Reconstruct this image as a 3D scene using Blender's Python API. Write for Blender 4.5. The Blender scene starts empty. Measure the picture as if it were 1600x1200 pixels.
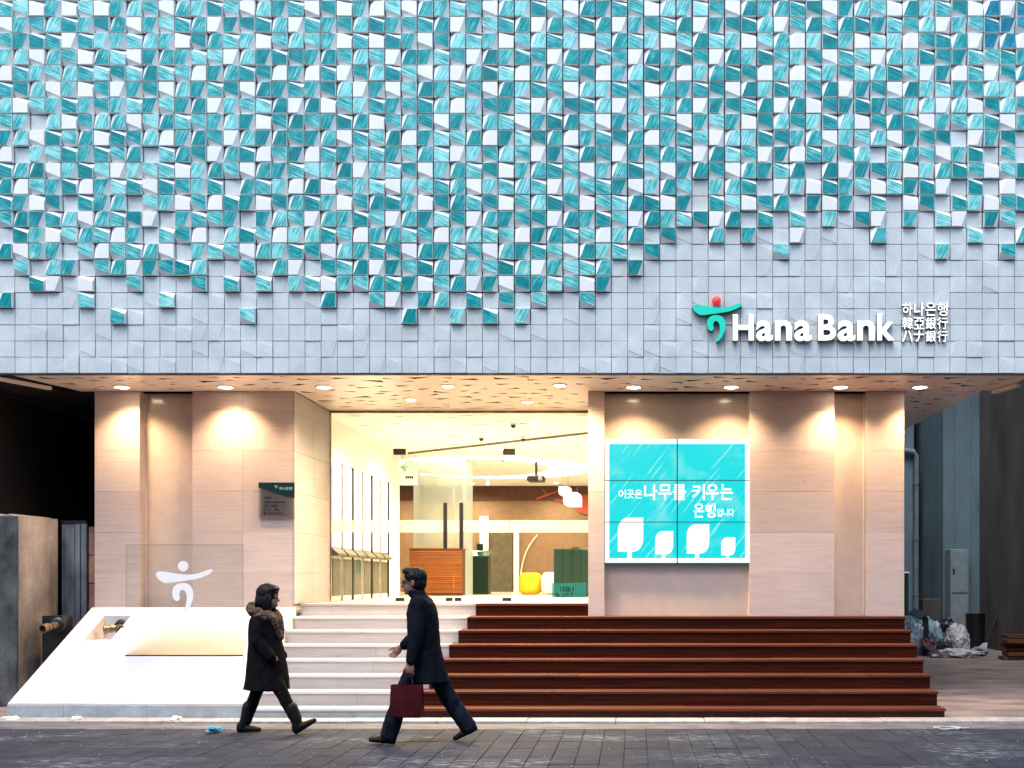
import bpy, bmesh, math, random
from mathutils import Vector, Matrix, geometry, noise

# ------------------------------------------------------------------ camera, sky, sun, exposure
scene = bpy.context.scene
C = scene.collection
FPX, VX, VY, EYE = 1608.0, 990.0, 906.0, 1.6       # focal length, vanishing point (photo pixels), eye height
cam_d = bpy.data.cameras.new('camera'); cam = bpy.data.objects.new('camera', cam_d); C.objects.link(cam)
cam.location = (0, 0, EYE); cam.rotation_euler = (math.radians(90), 0, 0)
cam_d.sensor_width = 36.0; cam_d.lens = FPX / 1600 * 36
cam_d.shift_x = (800 - VX) / 1600; cam_d.shift_y = (VY - 600) / 1600
cam_d.clip_start = 0.1; cam_d.clip_end = 2000
scene.camera = cam

SUN_EL, SUN_AZ = math.radians(62), math.radians(200)     # azimuth measured clockwise from +Y: behind the camera, a little left
world = bpy.data.worlds.new('World'); scene.world = world; world.use_nodes = True
wn = world.node_tree.nodes; wl = world.node_tree.links
sky = wn.new('ShaderNodeTexSky'); sky.sky_type = 'NISHITA'; sky.sun_disc = False
sky.sun_elevation = SUN_EL; sky.sun_rotation = SUN_AZ
sky.air_density = 1.0; sky.dust_density = 2.0; sky.ozone_density = 1.0
wl.new(sky.outputs[0], wn['Background'].inputs[0]); wn['Background'].inputs[1].default_value = 0.15
sun_d = bpy.data.lights.new('sun', 'SUN'); sun_d.energy = 0.95; sun_d.angle = math.radians(35); sun_d.color = (1.0, 0.96, 0.92)
sun = bpy.data.objects.new('sun', sun_d); C.objects.link(sun)
d = Vector((math.sin(SUN_AZ) * math.cos(SUN_EL), math.cos(SUN_AZ) * math.cos(SUN_EL), math.sin(SUN_EL)))
sun.rotation_euler = d.to_track_quat('Z', 'Y').to_euler()
vs = scene.view_settings
vs.view_transform = 'Standard'; vs.look = 'None'; vs.gamma = 1.0; vs.exposure = 1.25; vs.use_curve_mapping = False
scene.cycles.use_denoising = True
scene.cycles.max_bounces = 8; scene.cycles.transparent_max_bounces = 16
scene.cycles.sample_clamp_indirect = 6.0
scene.cycles.caustics_reflective = False; scene.cycles.caustics_refractive = False

R = random.Random(7)
def P(px, py, Y):                                   # photo pixel at depth Y -> point
    s = FPX / Y
    return Vector(((px - VX) / s, Y, EYE - (py - VY) / s))
def PX(px, Y): return (px - VX) * Y / FPX
def PZ(py, Y): return EYE - (py - VY) * Y / FPX

# ------------------------------------------------------------------ materials
MATS = {}
def nodes_of(name):
    m = bpy.data.materials.new(name); m.use_nodes = True
    nt = m.node_tree; b = nt.nodes['Principled BSDF']
    MATS[name] = m
    return m, nt, b
def N(nt, t, **kw):
    n = nt.nodes.new(t)
    for k, v in kw.items(): setattr(n, k, v)
    return n
def ramp(nt, fac, stops):
    r = N(nt, 'ShaderNodeValToRGB')
    e = r.color_ramp.elements
    while len(e) < len(stops): e.new(0.5)
    for el, (p, c) in zip(e, stops):
        el.position = p; el.color = (*c, 1) if len(c) == 3 else c
    nt.links.new(fac, r.inputs[0]); return r.outputs[0]
def coords(nt, scale, rot=(0, 0, 0), obj=False):
    if obj: src = N(nt, 'ShaderNodeTexCoord').outputs['Object']
    else: src = N(nt, 'ShaderNodeNewGeometry').outputs['Position']
    if any(rot):
        m0 = N(nt, 'ShaderNodeMapping'); m0.inputs['Rotation'].default_value = rot; nt.links.new(src, m0.inputs[0]); src = m0.outputs[0]
    mp = N(nt, 'ShaderNodeMapping'); mp.inputs['Scale'].default_value = scale
    nt.links.new(src, mp.inputs[0]); return mp.outputs[0]
def noise_tex(nt, vec, scale, detail=4, rough=0.55):
    n = N(nt, 'ShaderNodeTexNoise'); n.inputs['Scale'].default_value = scale
    n.inputs['Detail'].default_value = detail; n.inputs['Roughness'].default_value = rough
    nt.links.new(vec, n.inputs['Vector']); return n.outputs['Fac']
def mixc(nt, fac, a, b, blend='MIX'):
    m = N(nt, 'ShaderNodeMix', data_type='RGBA', blend_type=blend)
    for sock, v in ((m.inputs[0], fac), (m.inputs[6], a), (m.inputs[7], b)):
        if isinstance(v, (int, float)): sock.default_value = v
        elif isinstance(v, tuple): sock.default_value = (*v, 1)
        else: nt.links.new(v, sock)
    return m.outputs[2]
def bump(nt, b, h, strength, dist=0.01):
    bn = N(nt, 'ShaderNodeBump'); bn.inputs['Strength'].default_value = strength; bn.inputs['Distance'].default_value = dist
    nt.links.new(h, bn.inputs['Height']); nt.links.new(bn.outputs[0], b.inputs['Normal'])
def mat(name, col, rough=0.6, metal=0.0, var=0.12, scale=(6, 6, 6), bmp=0.1, spec=0.5, speck=0.0):
    m, nt, b = nodes_of(name)
    v = coords(nt, scale); f = noise_tex(nt, v, 1.0, 6)
    lo = tuple(max(0, c * (1 - var * 1.6)) for c in col); hi = tuple(min(1, c * (1 + var)) for c in col)
    c = ramp(nt, f, [(0.3, lo), (0.7, hi)])
    if speck:
        f2 = noise_tex(nt, coords(nt, (60, 60, 60)), 1.0, 2)
        c = mixc(nt, speck, c, ramp(nt, f2, [(0.35, (0.25,) * 3), (0.6, (1, 1, 1))]), 'MULTIPLY')
    nt.links.new(c, b.inputs['Base Color'])
    b.inputs['Roughness'].default_value = rough; b.inputs['Metallic'].default_value = metal
    b.inputs['Specular IOR Level'].default_value = spec
    if bmp:
        f3 = noise_tex(nt, coords(nt, tuple(s * 9 for s in scale)), 1.0, 4); bump(nt, b, f3, bmp, 0.004)
    return m
def emit(name, col, strength, body=(0.8, 0.8, 0.8)):
    m, nt, b = nodes_of(name)
    b.inputs['Base Color'].default_value = (*body, 1)
    b.inputs['Emission Color'].default_value = (*col, 1); b.inputs['Emission Strength'].default_value = strength
    b.inputs['Roughness'].default_value = 0.4
    return m
def glass(name, tint, opaque=0.0, gloss_rough=0.02, diff=(0.9, 0.9, 0.9)):
    m = bpy.data.materials.new(name); m.use_nodes = True; nt = m.node_tree; nt.nodes.clear(); MATS[name] = m
    out = N(nt, 'ShaderNodeOutputMaterial'); tr = N(nt, 'ShaderNodeBsdfTransparent'); gl = N(nt, 'ShaderNodeBsdfGlossy')
    tr.inputs[0].default_value = (*tint, 1); gl.inputs['Roughness'].default_value = gloss_rough
    fr = N(nt, 'ShaderNodeFresnel'); fr.inputs[0].default_value = 1.45
    mx = N(nt, 'ShaderNodeMixShader'); nt.links.new(fr.outputs[0], mx.inputs[0])
    nt.links.new(tr.outputs[0], mx.inputs[1]); nt.links.new(gl.outputs[0], mx.inputs[2])
    sh = mx.outputs[0]
    if opaque:
        df = N(nt, 'ShaderNodeBsdfDiffuse'); df.inputs[0].default_value = (*diff, 1)
        tl = N(nt, 'ShaderNodeBsdfTranslucent'); tl.inputs[0].default_value = (*diff, 1)
        md = N(nt, 'ShaderNodeMixShader'); md.inputs[0].default_value = 0.5
        nt.links.new(df.outputs[0], md.inputs[1]); nt.links.new(tl.outputs[0], md.inputs[2])
        m2 = N(nt, 'ShaderNodeMixShader'); m2.inputs[0].default_value = opaque
        nt.links.new(sh, m2.inputs[1]); nt.links.new(md.outputs[0], m2.inputs[2]); sh = m2.outputs[0]
    nt.links.new(sh, out.inputs[0]); return m

TILE_P = 25.18 / 127.7                              # facade grid pitch, metres
FAC_Y = 12.59; FAC_X0 = (23.75 - 25.18 - VX) / 127.7; FAC_Z0 = EYE + (VY - 583.5) / 127.7
ROWS, COLS = 23, 64
def glaze(name, steep, deep, mid, pale):            # brushed glaze: streaks run along the cut of the tile, tone differs tile by tile
    m, nt, b = nodes_of(name)
    pos = N(nt, 'ShaderNodeNewGeometry').outputs['Position']
    sub = N(nt, 'ShaderNodeVectorMath', operation='SUBTRACT'); sub.inputs[1].default_value = (FAC_X0, 0, FAC_Z0); nt.links.new(pos, sub.inputs[0])
    dv = N(nt, 'ShaderNodeVectorMath', operation='DIVIDE'); dv.inputs[1].default_value = (TILE_P, 1000, TILE_P); nt.links.new(sub.outputs[0], dv.inputs[0])
    fl = N(nt, 'ShaderNodeVectorMath', operation='FLOOR'); nt.links.new(dv.outputs[0], fl.inputs[0])
    wnz = N(nt, 'ShaderNodeTexWhiteNoise', noise_dimensions='3D'); nt.links.new(fl.outputs[0], wnz.inputs['Vector'])
    ang = math.radians(66) if steep else math.radians(-24)
    mp = N(nt, 'ShaderNodeMapping', vector_type='POINT'); mp.inputs['Rotation'].default_value = (0, ang, 0); nt.links.new(pos, mp.inputs[0])
    m2 = N(nt, 'ShaderNodeMapping'); m2.inputs['Scale'].default_value = (5, 1, 120); nt.links.new(mp.outputs[0], m2.inputs[0])
    ad = N(nt, 'ShaderNodeVectorMath', operation='MULTIPLY_ADD'); ad.inputs[1].default_value = (37, 0, 37)
    nt.links.new(wnz.outputs['Color'], ad.inputs[0]); nt.links.new(m2.outputs[0], ad.inputs[2])
    st = noise_tex(nt, ad.outputs[0], 1.0, 4, 0.7)
    patch = noise_tex(nt, coords(nt, (7, 7, 7)), 1.0, 3)
    mth = N(nt, 'ShaderNodeMath', operation='MULTIPLY_ADD'); mth.inputs[1].default_value = 0.30; nt.links.new(wnz.outputs['Value'], mth.inputs[0]); nt.links.new(st, mth.inputs[2])
    m3 = N(nt, 'ShaderNodeMath', operation='MULTIPLY_ADD'); m3.inputs[1].default_value = 0.35; nt.links.new(patch, m3.inputs[0]); nt.links.new(mth.outputs[0], m3.inputs[2])
    c = ramp(nt, m3.outputs[0], [(0.58, deep), (0.80, mid), (0.93, pale), (1.0, tuple(min(1, c + .2) for c in pale))])
    nt.links.new(c, b.inputs['Base Color']); b.inputs['Roughness'].default_value = 0.32; b.inputs['Specular IOR Level'].default_value = 0.25
    bump(nt, b, st, 0.15, 0.003)
    return m
glaze('glaze_steep', True, (0.0, 0.15, 0.172), (0.0, 0.315, 0.335), (0.15, 0.58, 0.57))
glaze('glaze_shallow', False, (0.0, 0.145, 0.165), (0.0, 0.31, 0.33), (0.17, 0.59, 0.58))
glaze('glaze_blue_steep', True, (0.0, 0.11, 0.20), (0.004, 0.21, 0.32), (0.04, 0.33, 0.44))
glaze('glaze_blue_shallow', False, (0.0, 0.11, 0.20), (0.004, 0.21, 0.32), (0.04, 0.33, 0.44))
mat('tile_white', (0.81, 0.85, 0.845), 0.3, var=0.05, scale=(2, 2, 2), bmp=0.05)
mat('tile_plain', (0.60, 0.685, 0.70), 0.55, var=0.10, scale=(3, 3, 3), bmp=0.15, speck=0.16)
mat('joint_dark', (0.015, 0.017, 0.02), 0.9)
def travertine(name, a, b_, rough=0.45):
    m, nt, b = nodes_of(name)
    f = noise_tex(nt, coords(nt, (1.6, 1.6, 34)), 1.0, 7, 0.7)
    g = noise_tex(nt, coords(nt, (1.5, 1.5, 1.5)), 1.0, 3)
    c = ramp(nt, f, [(0.32, a), (0.52, b_), (0.72, tuple(min(1, x * 1.1) for x in b_))])
    c = mixc(nt, 0.35, c, ramp(nt, g, [(0.3, (0.78, 0.72, 0.70)), (0.7, (1, 1, 1))]), 'MULTIPLY')
    oi = N(nt, 'ShaderNodeObjectInfo').outputs['Random']
    c = mixc(nt, 1.0, c, ramp(nt, oi, [(0, (0.84, 0.83, 0.82)), (1, (1, 1, 1))]), 'MULTIPLY')
    pits = noise_tex(nt, coords(nt, (9, 9, 34)), 1.0, 3)
    c = mixc(nt, 0.5, c, ramp(nt, pits, [(0.27, (0.45, 0.35, 0.28)), (0.31, (1, 1, 1))]), 'MULTIPLY')
    nt.links.new(c, b.inputs['Base Color']); b.inputs['Roughness'].default_value = rough
    bump(nt, b, f, 0.12, 0.004)
travertine('stone_wall', (0.50, 0.415, 0.385), (0.58, 0.485, 0.45))
mat('panel_tan', (0.54, 0.44, 0.385), 0.16, var=0.05, bmp=0.0)
mat('soffit_white', (0.88, 0.72, 0.61), 0.28, var=0.04, bmp=0.02)
mat('void_black', (0.004, 0.004, 0.004), 0.9, var=0.0, bmp=0)
mat('trim_dark', (0.03, 0.025, 0.025), 0.5)
travertine('step_stone', (0.36, 0.335, 0.335), (0.41, 0.385, 0.38), 0.5)
mat('plinth_white', (0.58, 0.575, 0.58), 0.4, var=0.07, scale=(1.4, 1.4, 1.4), bmp=0.05, speck=0.07)
mat('base_stone', (0.36, 0.40, 0.43), 0.6, var=0.15, speck=0.25)
def wood(name, a, b_, axis_scale, rough=0.35):
    m, nt, b = nodes_of(name)
    f = noise_tex(nt, coords(nt, axis_scale), 1.0, 6, 0.65)
    c = ramp(nt, f, [(0.3, a), (0.7, b_)])
    oi = N(nt, 'ShaderNodeObjectInfo').outputs['Random']
    c = mixc(nt, 0.6, c, ramp(nt, oi, [(0, (0.45, 0.42, 0.4)), (1, (1, 1, 1))]), 'MULTIPLY')
    nt.links.new(c, b.inputs['Base Color']); b.inputs['Roughness'].default_value = rough; b.inputs['Specular IOR Level'].default_value = 0.2
    bump(nt, b, f, 0.3, 0.004)
wood('wood_red', (0.018, 0.003, 0.0015), (0.072, 0.013, 0.005), (1.3, 60, 60))
wood('wood_tread_lit', (0.055, 0.013, 0.006), (0.17, 0.05, 0.024), (1.3, 60, 60), 0.45)  # lighter copy of wood_red: lamp light on the treads put into the colour
wood('wood_counter', (0.24, 0.07, 0.018), (0.42, 0.15, 0.045), (2, 30, 60))
wood('wood_plank', (0.08, 0.035, 0.02), (0.22, 0.10, 0.055), (3, 40, 60), 0.7)
glass('clear_glass', (0.97, 0.985, 0.98))
glass('frost_band', (1, 1, 1), 0.5, 0.3, (0.95, 0.94, 0.9))
glass('frost_glass', (0.9, 0.97, 0.95), 0.55, 0.25, (0.82, 0.92, 0.88))
glass('plaque_glass', (0.92, 0.93, 0.92), 0.12, 0.1, (0.6, 0.55, 0.52))
glass('poster_glass', (0.55, 0.9, 0.92), 0.4, 0.2, (0.10, 0.45, 0.50))
mat('interior_white', (0.86, 0.84, 0.80), 0.6, var=0.03, bmp=0.02)
mat('interior_floor', (0.72, 0.67, 0.58), 0.25, var=0.15, scale=(1.2, 4, 1), bmp=0.02)
mat('interior_tan', (0.25, 0.15, 0.085), 0.7, var=0.08)
mat('interior_brown', (0.085, 0.026, 0.012), 0.7, var=0.15)
mat('graphic_red', (0.42, 0.07, 0.03), 0.7)
mat('graphic_cream', (0.8, 0.74, 0.62), 0.7)
mat('door_grey', (0.12, 0.10, 0.065), 0.5, var=0.2)
mat('green_dark', (0.001, 0.022, 0.014), 0.35, var=0.15)
mat('green_mid', (0.004, 0.09, 0.05), 0.35)
mat('yellow', (0.82, 0.48, 0.01), 0.7)
mat('cream', (0.82, 0.80, 0.74), 0.6)
mat('black_plastic', (0.012, 0.012, 0.013), 0.4, var=0.3)
mat('black_metal', (0.02, 0.022, 0.024), 0.35, metal=0.4)
mat('steel', (0.45, 0.45, 0.45), 0.35, metal=0.9)
mat('brass', (0.32, 0.22, 0.13), 0.4, metal=0.85, var=0.3)
mat('logo_green', (0.0, 0.50, 0.36), 0.3, var=0.02, bmp=0)
mat('logo_side', (0.004, 0.05, 0.04), 0.4)
mat('logo_white', (0.85, 0.85, 0.84), 0.5, var=0.02)
mat('teal_plate', (0.003, 0.025, 0.03), 0.3)
mat('ink', (0.01, 0.008, 0.008), 0.6)
mat('ink_pale', (0.28, 0.45, 0.46), 0.6)
emit('sign_white', (1.0, 0.985, 0.96), 0.6, (0.3, 0.3, 0.3))
emit('sign_green', (0.0, 0.62, 0.45), 0.2, (0.0, 0.45, 0.33))
emit('sign_red', (0.85, 0.06, 0.05), 0.22, (0.7, 0.05, 0.05))
emit('screen_white', (1, 1, 1), 0.5, (0.02, 0.02, 0.02))
emit('lens_warm', (1.0, 0.80, 0.55), 14.0)
emit('lens_interior', (1.0, 0.88, 0.66), 9.0)
emit('cove', (1.0, 0.90, 0.70), 2.4)
emit('atm_screen', (0.70, 0.92, 1.0), 0.16)
emit('glow_white', (1.0, 0.95, 0.85), 0.6)  # bulb glow, also put into the leaf signs, which are no lamps
def screen_mat():
    m, nt, b = nodes_of('screen_turquoise')
    f = noise_tex(nt, coords(nt, (1.4, 1, 26), (0, math.radians(52), 0)), 1.0, 3)
    g = noise_tex(nt, coords(nt, (2.2, 1, 2.2)), 1.0, 3)
    c = ramp(nt, f, [(0.60, (0.0, 0.80, 0.85)), (0.66, (0.28, 0.92, 0.93)), (0.75, (0.28, 0.92, 0.93))])
    c = mixc(nt, ramp(nt, g, [(0.55, (0, 0, 0)), (0.8, (0.6, 0.6, 0.6))]), c, (0.45, 0.95, 0.96))
    nt.links.new(c, b.inputs['Emission Color']); b.inputs['Emission Strength'].default_value = 0.40
    b.inputs['Base Color'].default_value = (0.01, 0.01, 0.01, 1); b.inputs['Roughness'].default_value = 0.2
screen_mat()
def paver_mat(name, lo, hi, stain):
    m, nt, b = nodes_of(name)
    oi = N(nt, 'ShaderNodeObjectInfo').outputs['Random']
    f = noise_tex(nt, coords(nt, (3, 14, 3)), 1.0, 7, 0.65)
    c = ramp(nt, f, [(0.3, lo), (0.7, hi)])
    c = mixc(nt, 0.5, c, ramp(nt, oi, [(0, (0.55,) * 3), (1, (1, 1, 1))]), 'MULTIPLY')
    s1 = noise_tex(nt, coords(nt, (0.75, 1.5, 1)), 1.0, 2); s2 = noise_tex(nt, coords(nt, (7, 22, 7)), 1.0, 6, 0.7)
    mm = N(nt, 'ShaderNodeMath', operation='MULTIPLY'); nt.links.new(ramp(nt, s1, [(0.52, (0, 0, 0)), (0.68, (1, 1, 1))]), mm.inputs[0])
    nt.links.new(ramp(nt, s2, [(0.5, (0, 0, 0)), (0.62, (1, 1, 1))]), mm.inputs[1])
    m4 = N(nt, 'ShaderNodeMath', operation='MULTIPLY'); m4.inputs[1].default_value = stain; nt.links.new(mm.outputs[0], m4.inputs[0])
    c = mixc(nt, m4.outputs[0], c, (0.30, 0.34, 0.36))
    nt.links.new(c, b.inputs['Base Color']); b.inputs['Roughness'].default_value = 0.75; b.inputs['Specular IOR Level'].default_value = 0.12
    bump(nt, b, f, 0.5, 0.006)
paver_mat('paver', (0.022, 0.025, 0.034), (0.066, 0.070, 0.090), 0.8)
mat('paver_joint', (0.035, 0.037, 0.042), 0.9, var=0.4)
mat('street', (0.035, 0.035, 0.04), 0.85, var=0.3)
mat('kerb_stone', (0.38, 0.37, 0.37), 0.7, var=0.2, speck=0.35)
mat('worn_strip', (0.16, 0.15, 0.16), 0.8, var=0.45, scale=(2, 12, 2), speck=0.4)
mat('alley_ground', (0.25, 0.20, 0.18), 0.7, var=0.35, scale=(1.2, 3, 1), speck=0.3)
mat('alley_wall', (0.13, 0.215, 0.27), 0.85, var=0.25, scale=(1.2, 1.2, 0.5), speck=0.3)
mat('alley_wall_brown', (0.11, 0.10, 0.10), 0.9, var=0.3, scale=(1.2, 1.2, 0.5), speck=0.3)
mat('alley_pipe', (0.16, 0.22, 0.27), 0.5)
mat('cabinet_grey', (0.22, 0.29, 0.33), 0.5, var=0.1)
mat('dark_brown', (0.012, 0.006, 0.004), 0.9)
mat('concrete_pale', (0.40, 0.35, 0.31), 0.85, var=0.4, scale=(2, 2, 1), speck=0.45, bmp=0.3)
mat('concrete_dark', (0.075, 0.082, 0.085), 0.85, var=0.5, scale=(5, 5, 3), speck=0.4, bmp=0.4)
mat('steel_panel', (0.15, 0.19, 0.24), 0.5, var=0.35, scale=(4, 4, 2))
mat('old_tile', (0.30, 0.17, 0.12), 0.7, var=0.4)
mat('bag_white', (0.50, 0.50, 0.54), 0.5, var=0.2)
mat('bag_blue', (0.25, 0.37, 0.45), 0.4, var=0.25)
mat('bag_black', (0.012, 0.012, 0.015), 0.35)
mat('bag_red', (0.11, 0.02, 0.03), 0.5)
mat('sheet_blue', (0.25, 0.45, 0.60), 0.4)
mat('litter_blue', (0.02, 0.35, 0.55), 0.5)
mat('wire_white', (0.5, 0.55, 0.55), 0.5)
mat('coat_black', (0.006, 0.006, 0.008), 0.85, var=0.4, scale=(20, 20, 20), spec=0.06)
mat('coat_navy', (0.006, 0.008, 0.014), 0.85, var=0.4, scale=(20, 20, 20), spec=0.06)
mat('trousers_navy', (0.008, 0.012, 0.021), 0.8, var=0.5, scale=(14, 14, 8), spec=0.06)
mat('trousers_black', (0.007, 0.007, 0.009), 0.8, var=0.3, spec=0.06)
mat('shoe_black', (0.004, 0.004, 0.004), 0.6, spec=0.2)
mat('hair_black', (0.004, 0.004, 0.005), 0.5, var=0.5, scale=(60, 60, 8), spec=0.2)
mat('skin', (0.24, 0.125, 0.09), 0.6, var=0.08)
mat('fur', (0.13, 0.092, 0.07), 0.95, var=0.6, scale=(40, 40, 40), bmp=1.0, spec=0.06)
mat('bag_maroon', (0.045, 0.006, 0.010), 0.45, var=0.25, spec=0.06)

# ------------------------------------------------------------------ mesh helpers
class MB:
    def __init__(s): s.v = []; s.f = []; s.m = []
    def add(s, verts, faces, mi=0):
        o = len(s.v); s.v += [tuple(v) for v in verts]
        for f in faces: s.f.append([i + o for i in f]); s.m.append(mi)
        return s
    def box(s, x0, x1, y0, y1, z0, z1, mi=0):
        v = [(x0, y0, z0), (x1, y0, z0), (x1, y1, z0), (x0, y1, z0), (x0, y0, z1), (x1, y0, z1), (x1, y1, z1), (x0, y1, z1)]
        return s.add(v, [(0, 3, 2, 1), (4, 5, 6, 7), (0, 1, 5, 4), (1, 2, 6, 5), (2, 3, 7, 6), (3, 0, 4, 7)], mi)
    def cbox(s, x0, x1, y0, y1, z0, z1, c=0.004, mi=0):        # box with chamfered edges
        bm = bmesh.new(); r = bmesh.ops.create_cube(bm, size=1)
        for v in bm.verts: v.co = ((x0 + x1) / 2 + v.co.x * (x1 - x0), (y0 + y1) / 2 + v.co.y * (y1 - y0), (z0 + z1) / 2 + v.co.z * (z1 - z0))
        bmesh.ops.bevel(bm, geom=bm.edges[:], offset=c, segments=1, affect='EDGES', profile=0.5)
        bm.verts.index_update()
        s.add([v.co[:] for v in bm.verts], [[v.index for v in f.verts] for f in bm.faces], mi); bm.free(); return s
    def prism(s, pts, axis, a, b, mi=0):                        # pts: 2-D outline; extruded along axis from a to b
        n = len(pts)
        def mk(p, t): return {'x': (t, p[0], p[1]), 'y': (p[0], t, p[1]), 'z': (p[0], p[1], t)}[axis]
        v = [mk(p, a) for p in pts] + [mk(p, b) for p in pts]
        f = [list(range(n))[::-1], list(range(n, 2 * n))] + [(i, (i + 1) % n, n + (i + 1) % n, n + i) for i in range(n)]
        return s.add(v, f, mi)
    def tube(s, pts, rad, n=10, mi=0, cap=True):
        pts = [Vector(p) for p in pts]; rr = rad if isinstance(rad, (list, tuple)) else [rad] * len(pts)
        rings = []; up = Vector((0.123, 0.31, 0.94)).normalized()
        for i, p in enumerate(pts):
            t = (pts[min(i + 1, len(pts) - 1)] - pts[max(i - 1, 0)]).normalized()
            if abs(t.dot(up)) > 0.97: up = Vector((1, 0.1, 0)).normalized()
            a = t.cross(up).normalized(); b = t.cross(a)
            rings.append([p + (a * math.cos(2 * math.pi * k / n) + b * math.sin(2 * math.pi * k / n)) * rr[i] for k in range(n)])
        v = [q for r in rings for q in r]; f = []
        for i in range(len(rings) - 1):
            for k in range(n): f.append((i * n + k, i * n + (k + 1) % n, (i + 1) * n + (k + 1) % n, (i + 1) * n + k))
        if cap: f.append(list(range(n))[::-1]); f.append([len(v) - n + k for k in range(n)])
        return s.add(v, f, mi)
    def lathe(s, prof, base, axis=(0, 0, 1), n=20, mi=0):       # prof: (radius, height along axis)
        ax = Vector(axis).normalized(); a = ax.orthogonal().normalized(); b = ax.cross(a); base = Vector(base)
        v = []; f = []
        for r, h in prof:
            for k in range(n):
                t = 2 * math.pi * k / n; v.append(base + ax * h + (a * math.cos(t) + b * math.sin(t)) * max(r, 1e-4))
        for i in range(len(prof) - 1):
            for k in range(n): f.append((i * n + k, i * n + (k + 1) % n, (i + 1) * n + (k + 1) % n, (i + 1) * n + k))
        f.append(list(range(n))[::-1]); f.append([len(v) - n + k for k in range(n)])
        return s.add(v, f, mi)
    def ell(s, c, r, rot=None, nu=16, nv=12, mi=0):
        v = []; f = []; c = Vector(c)
        for j in range(nv + 1):
            ph = math.pi * j / nv
            for k in range(nu):
                th = 2 * math.pi * k / nu
                p = Vector((r[0] * math.sin(ph) * math.cos(th), r[1] * math.sin(ph) * math.sin(th), r[2] * math.cos(ph)))
                if rot: p = rot @ p
                v.append(c + p)
        for j in range(nv):
            for k in range(nu): f.append((j * nu + k, j * nu + (k + 1) % nu, (j + 1) * nu + (k + 1) % nu, (j + 1) * nu + k))
        return s.add(v, f, mi)
    def mesh(s, name, mats, smooth=False, recalc=True):
        me = bpy.data.meshes.new(name); me.from_pydata(s.v, [], s.f); me.update()
        for m in (mats if isinstance(mats, (list, tuple)) else [mats]): me.materials.append(MATS[m])
        me.polygons.foreach_set('material_index', s.m)
        if recalc:
            bm = bmesh.new(); bm.from_mesh(me); bmesh.ops.recalc_face_normals(bm, faces=bm.faces); bm.to_mesh(me); bm.free()
        if smooth: me.polygons.foreach_set('use_smooth', [True] * len(me.polygons)); me.set_sharp_from_angle(angle=math.radians(40))
        return me
    def build(s, name, mats, parent=None, smooth=False, recalc=True):
        o = bpy.data.objects.new(name, s.mesh(name, mats, smooth, recalc)); C.objects.link(o); o.parent = parent
        return o
def tag(o, label, cat, group=None, kind=None):
    if label: o['label'] = label
    if cat: o['category'] = cat
    if group: o['group'] = group
    if kind: o['kind'] = kind
    return o
def empty(name, loc, label, cat, group=None):
    o = bpy.data.objects.new(name, None); C.objects.link(o); o.location = loc; o.empty_display_size = 0.1
    bpy.context.view_layer.update() if False else None
    return tag(o, label, cat, group)
def adopt(child, parent):                                       # child meshes are written in world coordinates
    child.parent = parent; child.matrix_parent_inverse = Matrix.Translation(parent.location).inverted()
    return child
def part(mb, name, mats, parent, smooth=False):
    o = mb.build(name, mats, None, smooth)
    root = parent
    while root.parent: root = root.parent
    o.parent = parent
    if parent is root: o.matrix_parent_inverse = Matrix.Translation(root.location).inverted()
    return o
def inst(mesh, name, parent, loc=(0, 0, 0)):
    o = bpy.data.objects.new(name, mesh); C.objects.link(o); o.parent = parent; o.location = loc; return o
def smoothpts(pts, n=6):                                         # closed Catmull-Rom
    out = []; L = len(pts)
    for i in range(L):
        p0, p1, p2, p3 = (Vector(pts[(i + k) % L]) for k in (-1, 0, 1, 2))
        for j in range(n):
            t = j / n
            out.append(tuple(0.5 * ((2 * p1) + (p2 - p0) * t + (2 * p0 - 5 * p1 + 4 * p2 - p3) * t * t + (3 * p1 - p0 - 3 * p2 + p3) * t ** 3)))
    return out
def glyph(ch, x0, x1, z0, z1, y, depth, bold=0.0, keep=False, mirror=False, sides=False):   # one character as a mesh fitted to a box, standing in the XZ plane
    cu = bpy.data.curves.new('glyph', 'FONT'); cu.body = ch; cu.size = 1.0; cu.extrude = 0.5; cu.offset = bold; cu.resolution_u = 4
    ob = bpy.data.objects.new('glyph', cu); C.objects.link(ob)
    bpy.context.view_layer.update()
    me = bpy.data.meshes.new_from_object(ob.evaluated_get(bpy.context.evaluated_depsgraph_get()))
    bpy.data.objects.remove(ob); bpy.data.curves.remove(cu)
    mb = MB()
    if len(me.vertices) == 0: bpy.data.meshes.remove(me); return mb
    xs = [v.co.x for v in me.vertices]; ys = [v.co.y for v in me.vertices]; zs = [v.co.z for v in me.vertices]
    sx = (x1 - x0) / max(1e-6, max(xs) - min(xs)); sy = (z1 - z0) / max(1e-6, max(ys) - min(ys))
    if keep: sx = sy = min(sx, sy)
    zmin, zmax = min(zs), max(zs)
    for v in me.vertices:
        fx = (v.co.x - min(xs)) * sx
        X = x1 - fx if mirror else x0 + fx
        mb.v.append((X, y - (v.co.z - zmin) / max(1e-6, zmax - zmin) * depth, z0 + (v.co.y - min(ys)) * sy))
    for p in me.polygons: mb.f.append(list(p.vertices)); mb.m.append(0 if p.normal.z > 0.5 or not sides else 1)
    bpy.data.meshes.remove(me)
    return mb

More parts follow.
